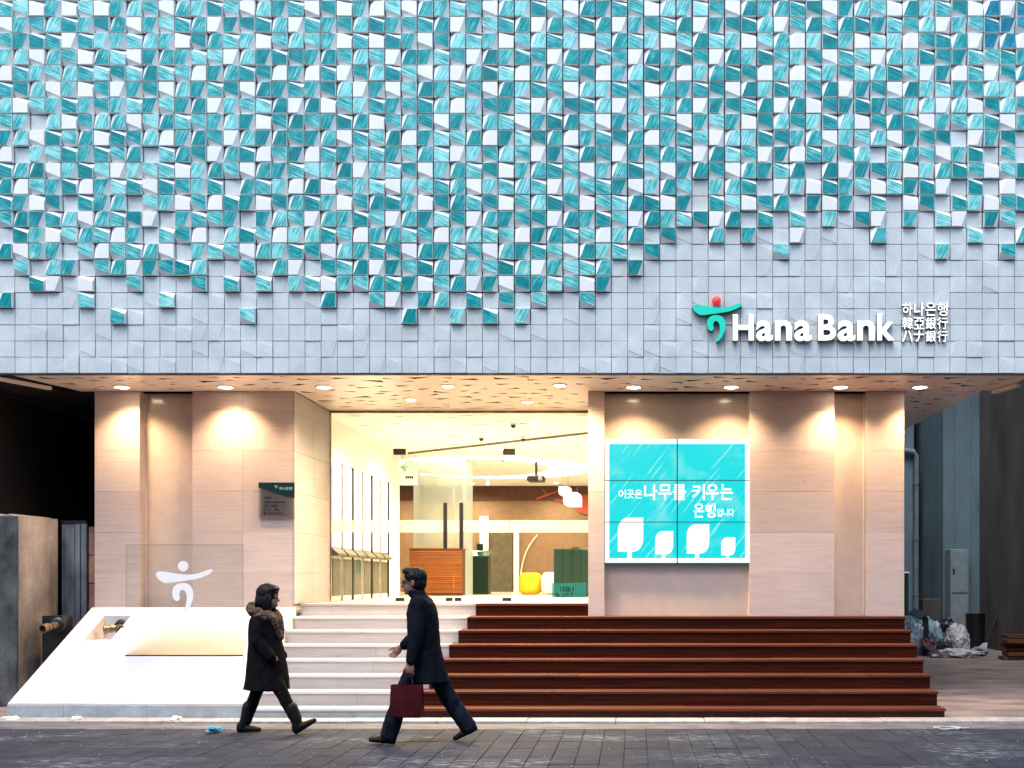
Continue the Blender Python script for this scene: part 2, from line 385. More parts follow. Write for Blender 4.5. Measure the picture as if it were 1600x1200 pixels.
# ------------------------------------------------------------------ ground
mb = MB(); mb.add([(-300, -300, -0.03), (300, -300, -0.03), (300, 300, -0.03), (-300, 300, -0.03)], [(0, 1, 2, 3)])
tag(mb.build('street', 'street'), 'dark grey street surface reaching away on all sides', 'street', kind='structure')
BW, BL = 0.215, 0.43
pav = tag(MB().box(-9.2, 8.3, 7.4, 11.06, -0.028, -0.012).build('pavement', 'paver_joint'), 'dark stone paving in front of the steps', 'pavement', kind='structure')
paver_meshes = []
for k in range(4):
    mb = MB(); mb.cbox(-BW / 2 + .0028, BW / 2 - .0028, -BL / 2 + .0028, BL / 2 - .0028, -0.02, 0.0, 0.003)
    paver_meshes.append(mb.mesh('paver', 'paver'))
rest = MB(); cand = []
for i in range(-43, 39):
    for j in range(9):
        x = i * BW + 0.02; y = 11.06 - BL * (j + 0.5) - (BL / 2 if i % 2 else 0) * 0
        cand.append((x, y))
def in_view(x, y, pad=0):
    px = VX + x * FPX / y; py = VY + EYE * FPX / y
    return -pad < px < 1600 + pad and py < 1200 + pad
inside = [c for c in cand if in_view(*c, 20)]
inside.sort(key=lambda c: c[1]); near = set(inside[:300])
for (x, y) in cand:
    dz = R.uniform(-0.003, 0.002)
    if (x, y) in near:
        o = inst(R.choice(paver_meshes), 'paver', pav, (x, y, dz)); o.rotation_euler = (R.uniform(-.004, .004), R.uniform(-.006, .006), R.uniform(-.004, .004))
    else: rest.cbox(x - BW / 2 + .004, x + BW / 2 - .004, y - BL / 2 + .004, y + BL / 2 - .004, -0.02 + dz, dz, 0.003)
o = rest.build('paver_field', 'paver', pav); o['kind'] = 'stuff'
tag(MB().box(-9.2, 8.3, 11.065, 11.47, -0.03, -0.004).build('worn_strip', 'worn_strip'), 'worn pale mortar strip between paving and kerb', 'ground', kind='structure')
kerb = tag(MB().box(-9.2, 8.3, 11.50, 11.815, -0.03, 0.002).build('kerb', 'paver_joint'), 'pale granite kerb running along the foot of the steps', 'kerb', kind='structure')
km = MB().cbox(-0.497, 0.497, 11.495, 11.815, -0.02, 0.022, 0.004).mesh('kerb_stone', 'kerb_stone')
for i in range(-9, 9): inst(km, 'kerb_stone', kerb, (i + 0.3, 0, R.uniform(-.003, .003)))
tag(MB().box(3.4, 8.3, 11.818, 27, -0.03, 0.012).build('alley_ground', 'alley_ground'), 'stained concrete floor of the side alley', 'ground', kind='structure')
tag(MB().box(-8.6, -7.16, 11.818, 18, -0.03, 0.01).build('side_passage_ground', 'alley_ground'), 'concrete floor of the dark passage beside the plinth', 'ground', kind='structure')

# ------------------------------------------------------------------ bank building
bank = empty('bank_building', (0, 13.7, 0), 'bank building with white and turquoise faceted tile front above a stone and glass entrance', 'building')
SZ = 4.11                                               # soffit height
WY, CY = 13.69, 13.88                                   # face of the stone, face of the recessed panels
FLOOR = 1.28
HEI = [0.12, 0.286, 0.452, 0.617, 0.783, 0.949, 1.115, FLOOR]
NOSE = [11.82 + 0.29 * i for i in range(8)]
REC_L, REC_R, GLY = -4.51, -0.604, 15.3                 # entrance recess and plane of the glass

# --- facade tiles.  small letter: turquoise glazed face, capital: white face; a cut at left, b cut at right, c cut at top, d cut at bottom; . plain low tile, w low wedge
TILES = """
cdCbCdCbadDabcdDabcDdCbAdDabcdDabcdDabcdCabcdDabacdDbadCabcdCaBc
DbdacbdaDbdcaBbdcaBcbdacbdcaBbdcaBadcaBbdcaBbdcaBdadacbcdaBbdcbd
dbccBcbbcabCdacbCdadbCcCcbDdacbCdacbCdacbCdacbCdaAbcbCcbAdcaBbaA
baDadCacDbabcdBabcdbadadBabcdBabcdBabcdBabcdBabcdbdDcdBabcdbcdcb
AcbdaccdcacdAbacdAbAcBdacdDaBaccAbacdAbacbAbacdAbAcbdcacdBbAcBda
cdaDbCdBbdDabcdDabcbdaBbDdabcdDabcdDabcdCabcdDabcbdaBbdDabcbdabA
aCdbcbdbcbdbaBbdcaBaCdbcbdcaAbdbcBadcaBbdbaBbdcaBaCdbcbdbaBaCdad
db.aCdaaDdacdbabCdadbcaCdadDbdacDbcadDbdacDbdbCdadbcaCdacDbdacDb
baDcdaCcdaAbadBabadbaDcdaAbcdaAbcdaAbcdaAbcdBabcdbaDbdaDbdd.Bbd.
A.bdcbcda.cadBacAdbAcbdcbdacBbdadBbcadBbdacBacdBbAcbda.cadDbc.d.
caaDbcdBbdcCbadDabcdbaBbcdDbacdCbacdDbacdDbadDabca.aBbdbCbacdCdb
aAdbcAbccDcdbc.acbAaCdbcDbdcaDbcacBbdcbDbad.bac.BbCcbdCcbcB.c.A.
cbCd.cba.dbCdAcbCdacbCdacbCdacdCdacdCdcacCb.cdCda.bCb.c.Cd.cbCdc
dabcaDacdB.bcdb.badBabcdBabcdBabddBabcdBabcdBa.c.c.b.dB.b.cB.bd.
.cbCdacAb.cdA.acdAbacdAbacdAbacdAbacdAba.dw.a.bw.B....a.....c..a
aDbb.dAdcaD.bcdDabcdDabcdDabcdDabcdDabc.d.......d.........b...d.
.d.ab.daBbdca..d.aB.dcaBbdcaBbdcaBbdcawb........................
..cB.C..d...d.c.c.bcCbdacbCdaBbDdbcdCb..........................
a....c....c.....w...a..dB.ba.c.d.d..d...........................
.......cw...w..d.........a..b.c.b...............................
..w.......w...w......w..................w.......................
........w...w...w.......................w.......................
................................................................
""".split()
assert len(TILES) == ROWS, len(TILES)
TILES = [(t + '.' * COLS)[:COLS] for t in TILES]
HP = 0.058                                               # how far a faceted tile stands proud
def tile_mesh(kind, h, mats):
    g = 0.0082 if h > .03 else 0.0026; a, b = g, TILE_P - g; w = b - a
    TL, TR, BR, BL_ = (a, b), (b, b), (b, a), (a, a)
    if kind == 'a': main = [BL_, BR, TR, (a + .38 * w, b)]; corner = TL; cut = (BL_, (a + .38 * w, b))
    elif kind == 'b': main = [BL_, (a + .62 * w, a), TR, TL]; corner = BR; cut = ((a + .62 * w, a), TR)
    elif kind == 'c': main = [BL_, BR, (b, a + .63 * w), TL]; corner = TR; cut = ((b, a + .63 * w), TL)
    elif kind == 'd': main = [BR, TR, TL, (a, a + .42 * w)]; corner = BL_; cut = (BR, (a, a + .42 * w))
    else: main = [BL_, BR, TR, TL]; corner = None
    mb = MB(); cx = sum(p[0] for p in main) / 4; cz = sum(p[1] for p in main) / 4
    def ins(p, e=0.0026):
        dx, dz = cx - p[0], cz - p[1]; L = math.hypot(dx, dz); return (p[0] + dx / L * e * 1.4, p[1] + dz / L * e * 1.4)
    inner = [ins(p) for p in main]; n = 4
    v = [(p[0], -h, p[1]) for p in inner] + [(p[0], -h + 0.003, p[1]) for p in main]
    mb.add(v, [(0, 1, 2, 3)], 0); mb.add(v, [(i, (i + 1) % 4, 4 + (i + 1) % 4, 4 + i) for i in range(4)], 1)
    low = 0.002
    if corner: mb.add([(cut[0][0], -h + .003, cut[0][1]), (cut[1][0], -h + .003, cut[1][1]), (corner[0], -low, corner[1])], [(0, 1, 2)], 1)
    # skirt: outline at its height down to the backing
    def hz(p): return -low if corner and p == corner else -h + 0.003
    ring = list(main)
    if corner:
        i = ring.index(cut[0]); j = ring.index(cut[1])
        if (i + 1) % 4 == j: ring.insert(i + 1, corner)
        else: ring.insert(j + 1, corner)
    m = len(ring)
    v = [(p[0], hz(p), p[1]) for p in ring] + [(p[0], 0.028, p[1]) for p in ring]
    mb.add(v, [(i, (i + 1) % m, m + (i + 1) % m, m + i) for i in range(m)], 1)
    mb.add([(p[0], 0.028, p[1]) for p in ring], [tuple(range(m))[::-1]], 1)
    return mb
TM = {}
for k in 'abcd':
    sfx = 'steep' if k in 'ab' else 'shallow'
    TM[k] = tile_mesh(k, HP, None); TM[k].mats = ['glaze_' + sfx, 'tile_white']
    TM[k + '_blue'] = tile_mesh(k, HP, None); TM[k + '_blue'].mats = ['glaze_blue_' + sfx, 'tile_white']
    TM[k.upper()] = tile_mesh(k, HP, None); TM[k.upper()].mats = ['tile_white', 'tile_white']
    TM['low_' + k] = tile_mesh(k, 0.012, None); TM['low_' + k].mats = ['tile_plain', 'tile_plain']
TM['.'] = tile_mesh('.', 0.005, None); TM['.'].mats = ['tile_plain', 'tile_plain']
TMESH = {k: m.mesh('tile', m.mats, recalc=True) for k, m in TM.items()}
ALLM = ['glaze_steep', 'glaze_shallow', 'glaze_blue_steep', 'glaze_blue_shallow', 'tile_white', 'tile_plain']
field = MB()
def add_field(key, x, z, dy, rot):
    m = TM[key]; idx = [ALLM.index(n) for n in m.mats]; o = len(field.v)
    field.v += [(v[0] + x, v[1] + FAC_Y + dy, v[2] + z) for v in m.v]
    for f, i in zip(m.f, m.m): field.f.append([q + o for q in f]); field.m.append(idx[i])
modules = [(-3, 6), (7, 15), (16, 24), (25, 33), (34, 42), (43, 51), (52, 60), (61, 66)]
mod_of = {}; TOPROW = -5
for (c0, c1) in modules:
    x0 = FAC_X0 + c0 * TILE_P; x1 = FAC_X0 + (c1 + 1) * TILE_P
    o = part(MB().box(x0 + .006, x1 - .006, FAC_Y + .006, FAC_Y + .05, FAC_Z0, FAC_Z0 + (ROWS - TOPROW) * TILE_P), 'facade_panel', 'joint_dark', bank)
    for c in range(c0, c1 + 1): mod_of[c] = o
counts = {'turquoise_tile': 0, 'white_tile': 0, 'plain_tile': 0}
cyc = 'bcdDa'
for r in range(ROWS - 1, TOPROW - 1, -1):
    for c in range(-3, 67):
        vis = 0 <= r and 0 <= c < COLS
        if vis: ch = TILES[r][c]
        elif r < 13: ch = cyc[(c + r * 3) % 5] if (c * 7 + r * 3) % 9 else 'B'
        else: ch = '.'
        key = ch
        if ch == '.': key = '.' if R.random() < 0.72 else 'low_' + R.choice('abcd')
        if ch == 'w': key = 'low_' + R.choice('bcd')
        if r <= 2 and c >= 61 - (r == 0) and ch in 'abcd' and not (r == 0 and c < 61): key = ch + '_blue'
        nm = 'turquoise_tile' if ch in 'abcd' else 'white_tile' if ch in 'ABCD' else 'plain_tile'
        x = FAC_X0 + c * TILE_P; z = FAC_Z0 + (ROWS - 1 - r) * TILE_P
        jx, jz, dy = R.uniform(-.0012, .0012), R.uniform(-.0012, .0012), R.uniform(-.004, .003)
        if not vis or counts[nm] >= 300: add_field(key, x + jx, z + jz, dy, 0); continue
        counts[nm] += 1
        o = inst(TMESH[key], nm, mod_of[c], (x + jx, FAC_Y + dy, z + jz))
        o.rotation_euler = (R.uniform(-.006, .006), 0, R.uniform(-.006, .006))
o = part(field, 'tile_field', ALLM, bank); o['kind'] = 'stuff'
XL, XR = FAC_X0 - 3 * TILE_P, FAC_X0 + 67 * TILE_P
ZT = FAC_Z0 + (ROWS - TOPROW) * TILE_P
part(MB().box(XL, XR, FAC_Y + .05, 13.6, SZ + .12, ZT), 'upper_wall', 'void_black', bank)
part(MB().box(XL, 4.5, 13.6, 27, SZ + .12, ZT), 'upper_wall', 'void_black', bank)
part(MB().box(XL, XR, FAC_Y - .012, FAC_Y + .03, SZ - .002, FAC_Z0 - .004), 'edge_trim', 'trim_dark', bank)
part(MB().box(XL, XR, FAC_Y + .03, FAC_Y + .05, SZ + .0, SZ + .12), 'edge_trim', 'trim_dark', bank)

# --- perforated soffit and ceiling (real triangular openings)
def pip(p, poly):
    ins = False
    for i in range(len(poly)):
        a, b = poly[i], poly[i - 1]
        if (a[1] > p[1]) != (b[1] > p[1]) and p[0] < (b[0] - a[0]) * (p[1] - a[1]) / (b[1] - a[1]) + a[0]: ins = not ins
    return ins
def perforated(outline, n, z, seed, name, matn, parent, keepout=(), up=0.005, size=(0.12, 0.28)):
    r = random.Random(seed); holes = []; xs = [p[0] for p in outline]; ys = [p[1] for p in outline]
    tries = 0
    while len(holes) < n and tries < n * 40:
        tries += 1
        x, y = r.uniform(min(xs), max(xs)), r.uniform(min(ys), max(ys)); L = r.uniform(*size)
        if any(math.hypot(x - k[0], y - k[1]) < k[2] + L for k in keepout): continue
        if any(math.hypot(x - h[0], y - h[1]) < (L + h[2]) * 0.62 for h in holes): continue
        a0 = r.choice([0, math.pi]) + r.uniform(-.5, .5)
        tri = [(x + L * .55 * math.cos(a0), y + L * .55 * math.sin(a0)), (x + L * .5 * math.cos(a0 + 2.5), y + L * .5 * math.sin(a0 + 2.5)), (x + L * .6 * math.cos(a0 - 2.9), y + L * .6 * math.sin(a0 - 2.9))]
        if not all(pip((q[0] + ex, q[1] + ey), outline) for q in tri for ex in (-.03, .03) for ey in (-.03, .03)): continue
        holes.append((x, y, L, tri))
    pts = [Vector(p) for p in outline]; edges = [(i, (i + 1) % len(outline)) for i in range(len(outline))]
    for h in holes:
        o = len(pts); pts += [Vector(q) for q in h[3]]; edges += [(o, o + 1), (o + 1, o + 2), (o + 2, o)]
    V, E, F, *_ = geometry.delaunay_2d_cdt(pts, edges, [], 0, 1e-6)
    mb = MB(); mb.v = [(v.x, v.y, z) for v in V]
    for f in F:
        c = sum((V[i] for i in f), Vector((0, 0))) / len(f)
        if not pip(c, outline) or any(abs(c.x - h[0]) < h[2] and abs(c.y - h[1]) < h[2] and pip(c, h[3]) for h in holes): continue
        mb.f.append(list(f)); mb.m.append(0)
    for h in holes:
        t = h[3]
        for i in range(3):
            a, b = t[i], t[(i + 1) % 3]
            mb.add([(*a, z), (*b, z), (*b, z + up), (*a, z + up)], [(0, 1, 2, 3)])
    for i in range(len(outline)):
        a, b = outline[i], outline[(i + 1) % len(outline)]
        mb.add([(*a, z), (*b, z), (*b, z + up), (*a, z + up)], [(0, 1, 2, 3)])
    return part(mb, name, matn, parent)
LAMPS = [(-6.65, 13.37), (-5.30, 13.37), (-4.02, 13.37), (0.0, 13.37), (1.27, 13.37), (2.69, 13.37), (3.72, 13.37)]
ENT = [(-3.1, 14.3), (-1.5, 14.5), (-2.4, 13.3), (-0.95, 13.25)]
outline = [(-7.62, FAC_Y + .052), (4.9, FAC_Y + .052), (4.86, 13.62), (4.62, 13.64), (4.52, 17.3), (3.63, 17.3), (3.63, 13.71), (-.59, 13.71), (-.59, 15.28), (-4.5, 15.28), (-4.5, 13.71), (-7.36, 13.71)]
ko = [(x, y, 0.09) for x, y in LAMPS + ENT]
perforated(outline, 190, SZ, 3, 'soffit', 'soffit_white', bank, ko)
part(MB().box(XL, -7.64, FAC_Y + .052, 18, SZ - .01, SZ + .05), 'dark_cover', 'dark_brown', bank)  # near-black cover added to keep the side passage dark
bx = MB().prism([(-7.86, 12.66), (-7.80, 12.66), (-7.52, 13.30), (-7.58, 13.30)], 'z', SZ - .055, SZ - .012)
part(bx, 'bracket', 'soffit_white', bank)
part(MB().prism([(4.86, 13.1), (4.93, 13.1), (4.80, 13.6), (4.73, 13.6)], 'z', SZ - .05, SZ - .012), 'bracket', 'soffit_white', bank)
part(MB().box(-7.64, -7.17, 13.72, 18, SZ - .01, SZ + .05), 'dark_cover', 'dark_brown', bank)  # rest of the cover added over the passage to hold out light

# --- stone cladding
JZ = [1.117, 1.69, 2.232, 2.773, 3.314, 3.855, SZ - .003]
def clad(x0, x1, zbase, splits=()):
    xs = [x0] + list(splits) + [x1]
    for i in range(len(xs) - 1):
        zz = [zbase] + [z for z in JZ[1:] if z > zbase + .1]
        for j in range(len(zz) - 1):
            part(MB().cbox(xs[i] + (.0012 if i else 0), xs[i + 1] - (.0012 if i < len(xs) - 2 else 0), WY + R.uniform(0, .0012), CY, zz[j] + .0012, zz[j + 1] - .0012, 0.0012), 'stone_slab', 'stone_wall', bank)
clad(-7.17, -6.57, 1.2); clad(-5.87, -4.54, 1.2, (-5.2,))
clad(REC_R, -.391, 1.117); clad(1.549, 2.672, 1.117); clad(3.098, 3.60, 1.117)
for (a, b, zb) in ((-6.57, -5.87, 1.2), (-.391, 1.549, 1.117), (2.672, 3.098, 1.117)):
    part(MB().box(a, b, CY - .012, CY - .002, zb, SZ - .003), 'recess_panel', 'panel_tan', bank)
for x in (-6.57, -5.87, -.391, 1.549, 2.672, 3.098):
    part(MB().box(x - .006, x + .006, CY - .03, CY - .0125, 1.21 if x < -5 else 1.118, SZ - .004), 'metal_trim', 'soffit_white', bank)
zz = [FLOOR] + JZ[1:]
for j in range(len(zz) - 1):
    for (y0, y1) in ((WY, 14.5), (14.5, GLY - .02)):
        part(MB().cbox(REC_L - .03, REC_L, y0 + .001, y1 - .001, zz[j] + .0012, zz[j + 1] - .0012, .0012), 'side_slab', 'step_stone', bank)
part(MB().box(-7.165, -4.545, CY, GLY + .02, 0.0, SZ - .004).box(-7.165, -4.76, GLY + .02, 20.4, 0, SZ - .004), 'wall_core', 'interior_white', bank)
part(MB().box(REC_R, 3.595, CY, GLY + .12, 0.0, SZ - .004), 'wall_core', 'interior_white', bank)
part(MB().box(3.35, 3.60, GLY + .12, 27.4, 0.0, SZ - .004), 'side_wall', 'alley_wall', bank)

# --- banking hall inside
hall = empty('banking_hall', (-3, 20, FLOOR), 'bright white banking hall seen through the entrance glass', 'interior')
hall['kind'] = 'structure'
part(MB().box(-7.5, 3.35, 13.86 + .28, 27.9, 1.0, FLOOR - .004), 'floor', 'interior_floor', hall)
part(MB().box(-4.75, -4.66, GLY + .02, 20.5, FLOOR, SZ), 'wall', 'interior_white', hall)
part(MB().box(-7.5, -4.75, 20.42, 20.5, FLOOR, SZ), 'wall', 'interior_white', hall)
part(MB().box(-7.56, -7.5, 20.42, 27.9, FLOOR, SZ), 'wall', 'interior_white', hall)
bw = part(MB().box(-7.5, 3.35, 27.5, 27.6, FLOOR, SZ), 'back_wall', 'interior_tan', hall)
part(MB().box(-7.5, 3.34, 27.45, 27.497, 3.72, SZ - .01), 'wall_band', 'interior_brown', bw)
part(MB().box(-3.83, -3.24, 27.44, 27.496, FLOOR, 2.86), 'door', 'door_grey', bw)
part(MB().box(-4.1, -3.87, 27.44, 27.495, FLOOR, 3.3), 'door_frame', 'interior_white', bw)
part(MB().box(-3.2, -3.06, 27.44, 27.495, FLOOR, 3.0), 'door_frame', 'interior_white', bw)
part(MB().tube([(-3.02 + .45 * (t / 10) ** 3, 27.47, 1.30 + 1.5 * t / 10) for t in range(11)], .02, 6), 'wall_moulding', 'graphic_cream', bw)
for (p, q, w) in (((-2.6, 3.75), (-1.9, 4.02), .03), ((-2.3, 3.86), (-2.45, 4.04), .02), ((-2.1, 3.74), (-1.4, 3.60), .03), ((-1.7, 3.68), (-1.55, 3.95), .022)):
    part(MB().tube([(p[0], 27.44, p[1]), (q[0], 27.44, q[1])], [w, w * .5], 6), 'branch_graphic', 'graphic_red', bw)
part(MB().prism([(x * .26 - 1.32, z * .26 + 3.62) for x, z in smoothpts([(-1, 0), (-.7, .7), (0, 1), (.7, .7), (1, 0), (.7, -.7), (0, -1), (-.7, -.7)], 3)], 'y', 27.43, 27.45), 'leaf_graphic', 'graphic_red', bw)
hall_out = [(-4.66, GLY + .03), (3.3, GLY + .03), (3.3, 20.4), (-4.66, 20.4)]
perforated(hall_out, 90, SZ - .006, 9, 'ceiling', 'interior_white', hall, [(-2.6, 18, .2)])
ce = MB(); cx, cy, rr = -3.25, 23.2, 2.3                      # ceiling behind with a round cove cut into it
n = 48; ringp = [(cx + rr * math.cos(2 * math.pi * k / n), cy + rr * math.sin(2 * math.pi * k / n)) for k in range(n)]
def edge_pt(p):
    dx, dy = p[0] - cx, p[1] - cy; ts = []
    if dx > 1e-6: ts.append((3.35 - cx) / dx)
    if dx < -1e-6: ts.append((-7.5 - cx) / dx)
    if dy > 1e-6: ts.append((27.6 - cy) / dy)
    if dy < -1e-6: ts.append((20.4 - cy) / dy)
    t = min(ts); return (cx + dx * t, cy + dy * t)
for k in range(n):
    a, b = ringp[k], ringp[(k + 1) % n]; ea, eb = edge_pt(a), edge_pt(b)
    ce.add([(*a, SZ), (*b, SZ), (*eb, SZ), (*ea, SZ)], [(0, 1, 2, 3)]); ce.add([(*a, SZ), (*b, SZ), (*b, SZ + .104), (*a, SZ + .104)], [(0, 1, 2, 3)])
for (qx, qy) in ((3.35, 27.6), (-7.5, 27.6), (3.35, 20.4), (-7.5, 20.4)):
    ce.add([(qx - .01, qy, SZ + .002), (qx, qy - .01, SZ + .002), (cx, cy, SZ + .4)], [(0, 1, 2)]) if False else None
part(ce, 'cove_ceiling', 'interior_white', hall)
part(MB().box(-7.5, 3.35, 15.3, 27.6, SZ + .105, SZ + .118), 'ceiling_slab', 'interior_white', hall)
part(MB().lathe([(1.72, 0), (1.75, .02), (1.72, .04)], (cx - .42, cy + .1, SZ + .01), n=48), 'cove_disc', 'cream', hall, True)
part(MB().lathe([(2.28, 0), (2.28, .01)], (cx, cy, SZ + .09), n=48), 'cove_light', 'cove', hall)
part(MB().tube([(-4.42, 20.2, SZ - .03), (-.7, 17.35, SZ - .03)], 0.018, 6), 'ceiling_track', 'door_grey', hall)
for (x, y) in ((-2.9, 21.0), (-2.75, 21.6)): part(MB().box(x - .02, x + .02, y - .18, y + .18, SZ - .012, SZ - .002), 'ceiling_slot', 'door_grey', hall)

# --- glass front
gf = empty('glass_entrance', (-2.55, GLY, FLOOR), 'frameless glass entrance with double doors and black pull handles', 'entrance')
gx = [REC_L + .005, PX(625, GLY), PX(709, GLY), PX(797, GLY), REC_R - .003]
DT = PZ(706, GLY)
glass_names = ['side_pane', 'door', 'door', 'side_pane']
doors = []
for i in range(4):
    isd = glass_names[i] == 'door'
    o = part(MB().box(gx[i] + .004, gx[i + 1] - .004, GLY - .006, GLY + .006, FLOOR + .012, (DT - .004) if isd else SZ - .03), glass_names[i], 'clear_glass', gf)
    doors.append(o)
    part(MB().box(gx[i] + .006, gx[i + 1] - .006, GLY - .010, GLY - .0065, PZ(832, GLY), PZ(813, GLY)), 'frosted_band', 'frost_band', o)
part(MB().box(gx[1] + .004, gx[3] - .004, GLY - .006, GLY + .006, DT + .004, SZ - .03), 'transom_pane', 'clear_glass', gf)
part(MB().box(REC_L, REC_R, GLY - .02, GLY + .02, SZ - .03, SZ - .004), 'head_channel', 'brass', gf)
part(MB().box(REC_L, REC_L + .012, GLY - .02, GLY + .02, FLOOR, SZ - .03), 'side_channel', 'brass', gf)
for x0, x1 in ((PX(615, GLY), PX(634, GLY)), (PX(786, GLY), PX(805, GLY))):
    part(MB().cbox(x0, x1, GLY - .022, GLY + .022, DT - .045, DT + .045, .004), 'patch_fitting', 'black_metal', gf)
for x0, x1 in ((PX(618, GLY), PX(632, GLY)), (PX(697, GLY), PX(707, GLY)), (PX(711, GLY), PX(721, GLY)), (PX(785, GLY), PX(799, GLY))):
    part(MB().cbox(x0, x1, GLY - .02, GLY + .02, FLOOR + .004, FLOOR + .055, .004), 'patch_fitting', 'black_metal', gf)
for k, xp in ((1, 697), (2, 722)):
    x = PX(xp, GLY); h = MB().cbox(x - .028, x + .028, GLY - .085, GLY - .045, PZ(858, GLY), PZ(786, GLY), .006)
    for z in (PZ(850, GLY), PZ(795, GLY)): h.box(x - .012, x + .012, GLY - .046, GLY - .004, z - .012, z + .012)
    part(h, 'door_handle', 'black_plastic', doors[k])
px0, px1 = PX(862, GLY), PX(916, GLY)
po = tag(MB().box(px0, px1, GLY + .008, GLY + .011, PZ(934, GLY), PZ(911, GLY)).build('window_sticker', 'poster_glass'), 'turquoise poster stuck behind the glass beside the doors', 'poster')
tx = [('i', .0), ('d', .1), ('o', .24), ('l', .40), ('Y', .47)]
for ch, u in tx:
    x1 = px1 - .19 - (u) * .36 + .0
    g = glyph(ch, x1 - (.045 if ch != 'l' and ch != 'i' else .016), x1, PZ(925, GLY), PZ(916, GLY), GLY + .0075, .002, .02, mirror=True); g.build('lettering', 'ink', po)
for k, ch in enumerate('TOIF'):
    x1 = px1 - .19 - k * .07
    g = glyph(ch, x1 - (.055 if ch != 'I' else .02), x1, PZ(933, GLY), PZ(927, GLY), GLY + .0075, .002, .02, mirror=True); g.build('lettering', 'ink', po)

# ------------------------------------------------------------------ steps
st = empty('stone_staircase', (-3.5, 12.8, 0), 'pale stone steps beside the white sloped plinth', 'stairs')
wd = empty('timber_staircase', (0.5, 12.8, 0), 'dark red timber steps spanning below the video wall', 'stairs')
PL_L, PL_R = -7.2, -4.49
def runs(x0, x1, seed):                                     # boards of uneven length butted end to end
    r = random.Random(seed); xs = [x0]
    while x1 - xs[-1] > 2.6: xs.append(xs[-1] + r.uniform(1.3, 2.3))
    xs.append(x1); return list(zip(xs, xs[1:]))
for i in range(8):
    z0 = HEI[i - 1] if i else -.03; z1 = HEI[i]; y0 = NOSE[i]; y1 = (NOSE[i + 1] + .02) if i < 7 else GLY + .0
    xl = -2.6 + .068 * i; xr = 3.59 if i < 7 else REC_R - .002
    sx0 = PL_L if i == -1 else PL_R + .002
    # stone
    stp = part(MB().box(sx0, xl - .03, y0 + .04, y1, -.03, z1 - .032), 'step', 'base_stone' if i == 0 else 'step_stone', st)
    xs = [sx0, sx0 + (xl - sx0) * (.55 + .1 * math.sin(i * 2.3)), xl - .001]
    for k in range(2):
        part(MB().cbox(xs[k] + .001, xs[k + 1] - .001, y0 + .012, y0 + .04, z0 - .0 + (.0 if i else 0), z1 - .032, .0015), 'riser_slab', 'base_stone' if i == 0 else 'step_stone', stp)  # risers darker than the treads: their shading put into the stone colour
        part(MB().cbox(xs[k] + .001, xs[k + 1] - .001, y0, y1 + (.0 if i == 7 else .005), z1 - .031, z1, .003), 'tread_slab', 'plinth_white' if i < 7 else 'step_stone', stp)
    # timber
    tp = part(MB().box(xl, xr - .01, y0 + .045, y1 if i < 7 else GLY, -.03, z1 - .032), 'step', 'wood_red', wd)
    nb = 3; zb0 = z0 + .001; hb = (z1 - .032 - zb0) / nb
    for k in range(nb):
        for a, b in runs(xl + .001, xr - .011, i * 3 + k): part(MB().cbox(a, b - .0015, y0 + .018 + R.uniform(-.001, .001), y0 + .045, zb0 + k * hb + .0012, zb0 + (k + 1) * hb - .0012, .002), 'riser_board', 'wood_red', tp)
    bd = y1 - y0 if i < 7 else .3
    for k in range(2):
        for a, b in runs(xl, xr, i * 5 + k + 40): part(MB().cbox(a, b - .0015, y0 + k * bd / 2 + (.002 if k else R.uniform(-.002, .002)), y0 + (k + 1) * bd / 2 - .002, z1 - .031, z1 + .001 + R.uniform(-.001, .001), .003), 'tread_board', 'wood_tread_lit', tp)
    if i == 7: part(MB().box(xl, xr, y0 + bd, GLY - .02, z1 - .031, z1 - .001), 'landing_slab', 'step_stone', tp)

# ------------------------------------------------------------------ sloped plinth with a notch for the valves
pl = empty('sloped_plinth', (-5.85, 12.7, 0), 'smooth white sloped plinth left of the stone steps', 'plinth')
PZ0, PY0, PZ1, PY1 = 0.166, 11.82, 1.234, 13.688
def slope(y): return PZ0 + (y - PY0) / (PY1 - PY0) * (PZ1 - PZ0)
NX0, NX1, NY0, NY1 = -6.95, -6.60, 12.98, 13.50; NZ = slope(NY0)
def wedge(x0, x1, y0, y1, mb):
    return mb.prism([(y0, -.03), (y1, -.03), (y1, slope(y1)), (y0, slope(y0))], 'x', x0, x1)
body = MB(); wedge(PL_L, NX0, PY0 + .02, PY1, body); wedge(NX1, PL_R, PY0 + .02, PY1, body)
wedge(NX0, NX1, PY0 + .02, NY0, body); wedge(NX0, NX1, NY1, PY1, body); body.box(NX0, NX1, NY0, NY1, -.03, NZ)
part(body, 'plinth_body', 'plinth_white', pl)
xs = [PL_L, -6.55, -5.6, PL_R]
for k in range(3): part(MB().cbox(xs[k] + .001, xs[k + 1] - .001, PY0, PY0 + .019, -.028, PZ0 - .008, .002), 'base_slab', 'base_stone', pl)
part(MB().prism([(NY0 + .02, NZ), (NY1, NZ + .002), (NY1, slope(NY1) - .006)], 'x', NX0 - .0, NX0 + .004), 'notch_lining', 'soffit_white', pl)
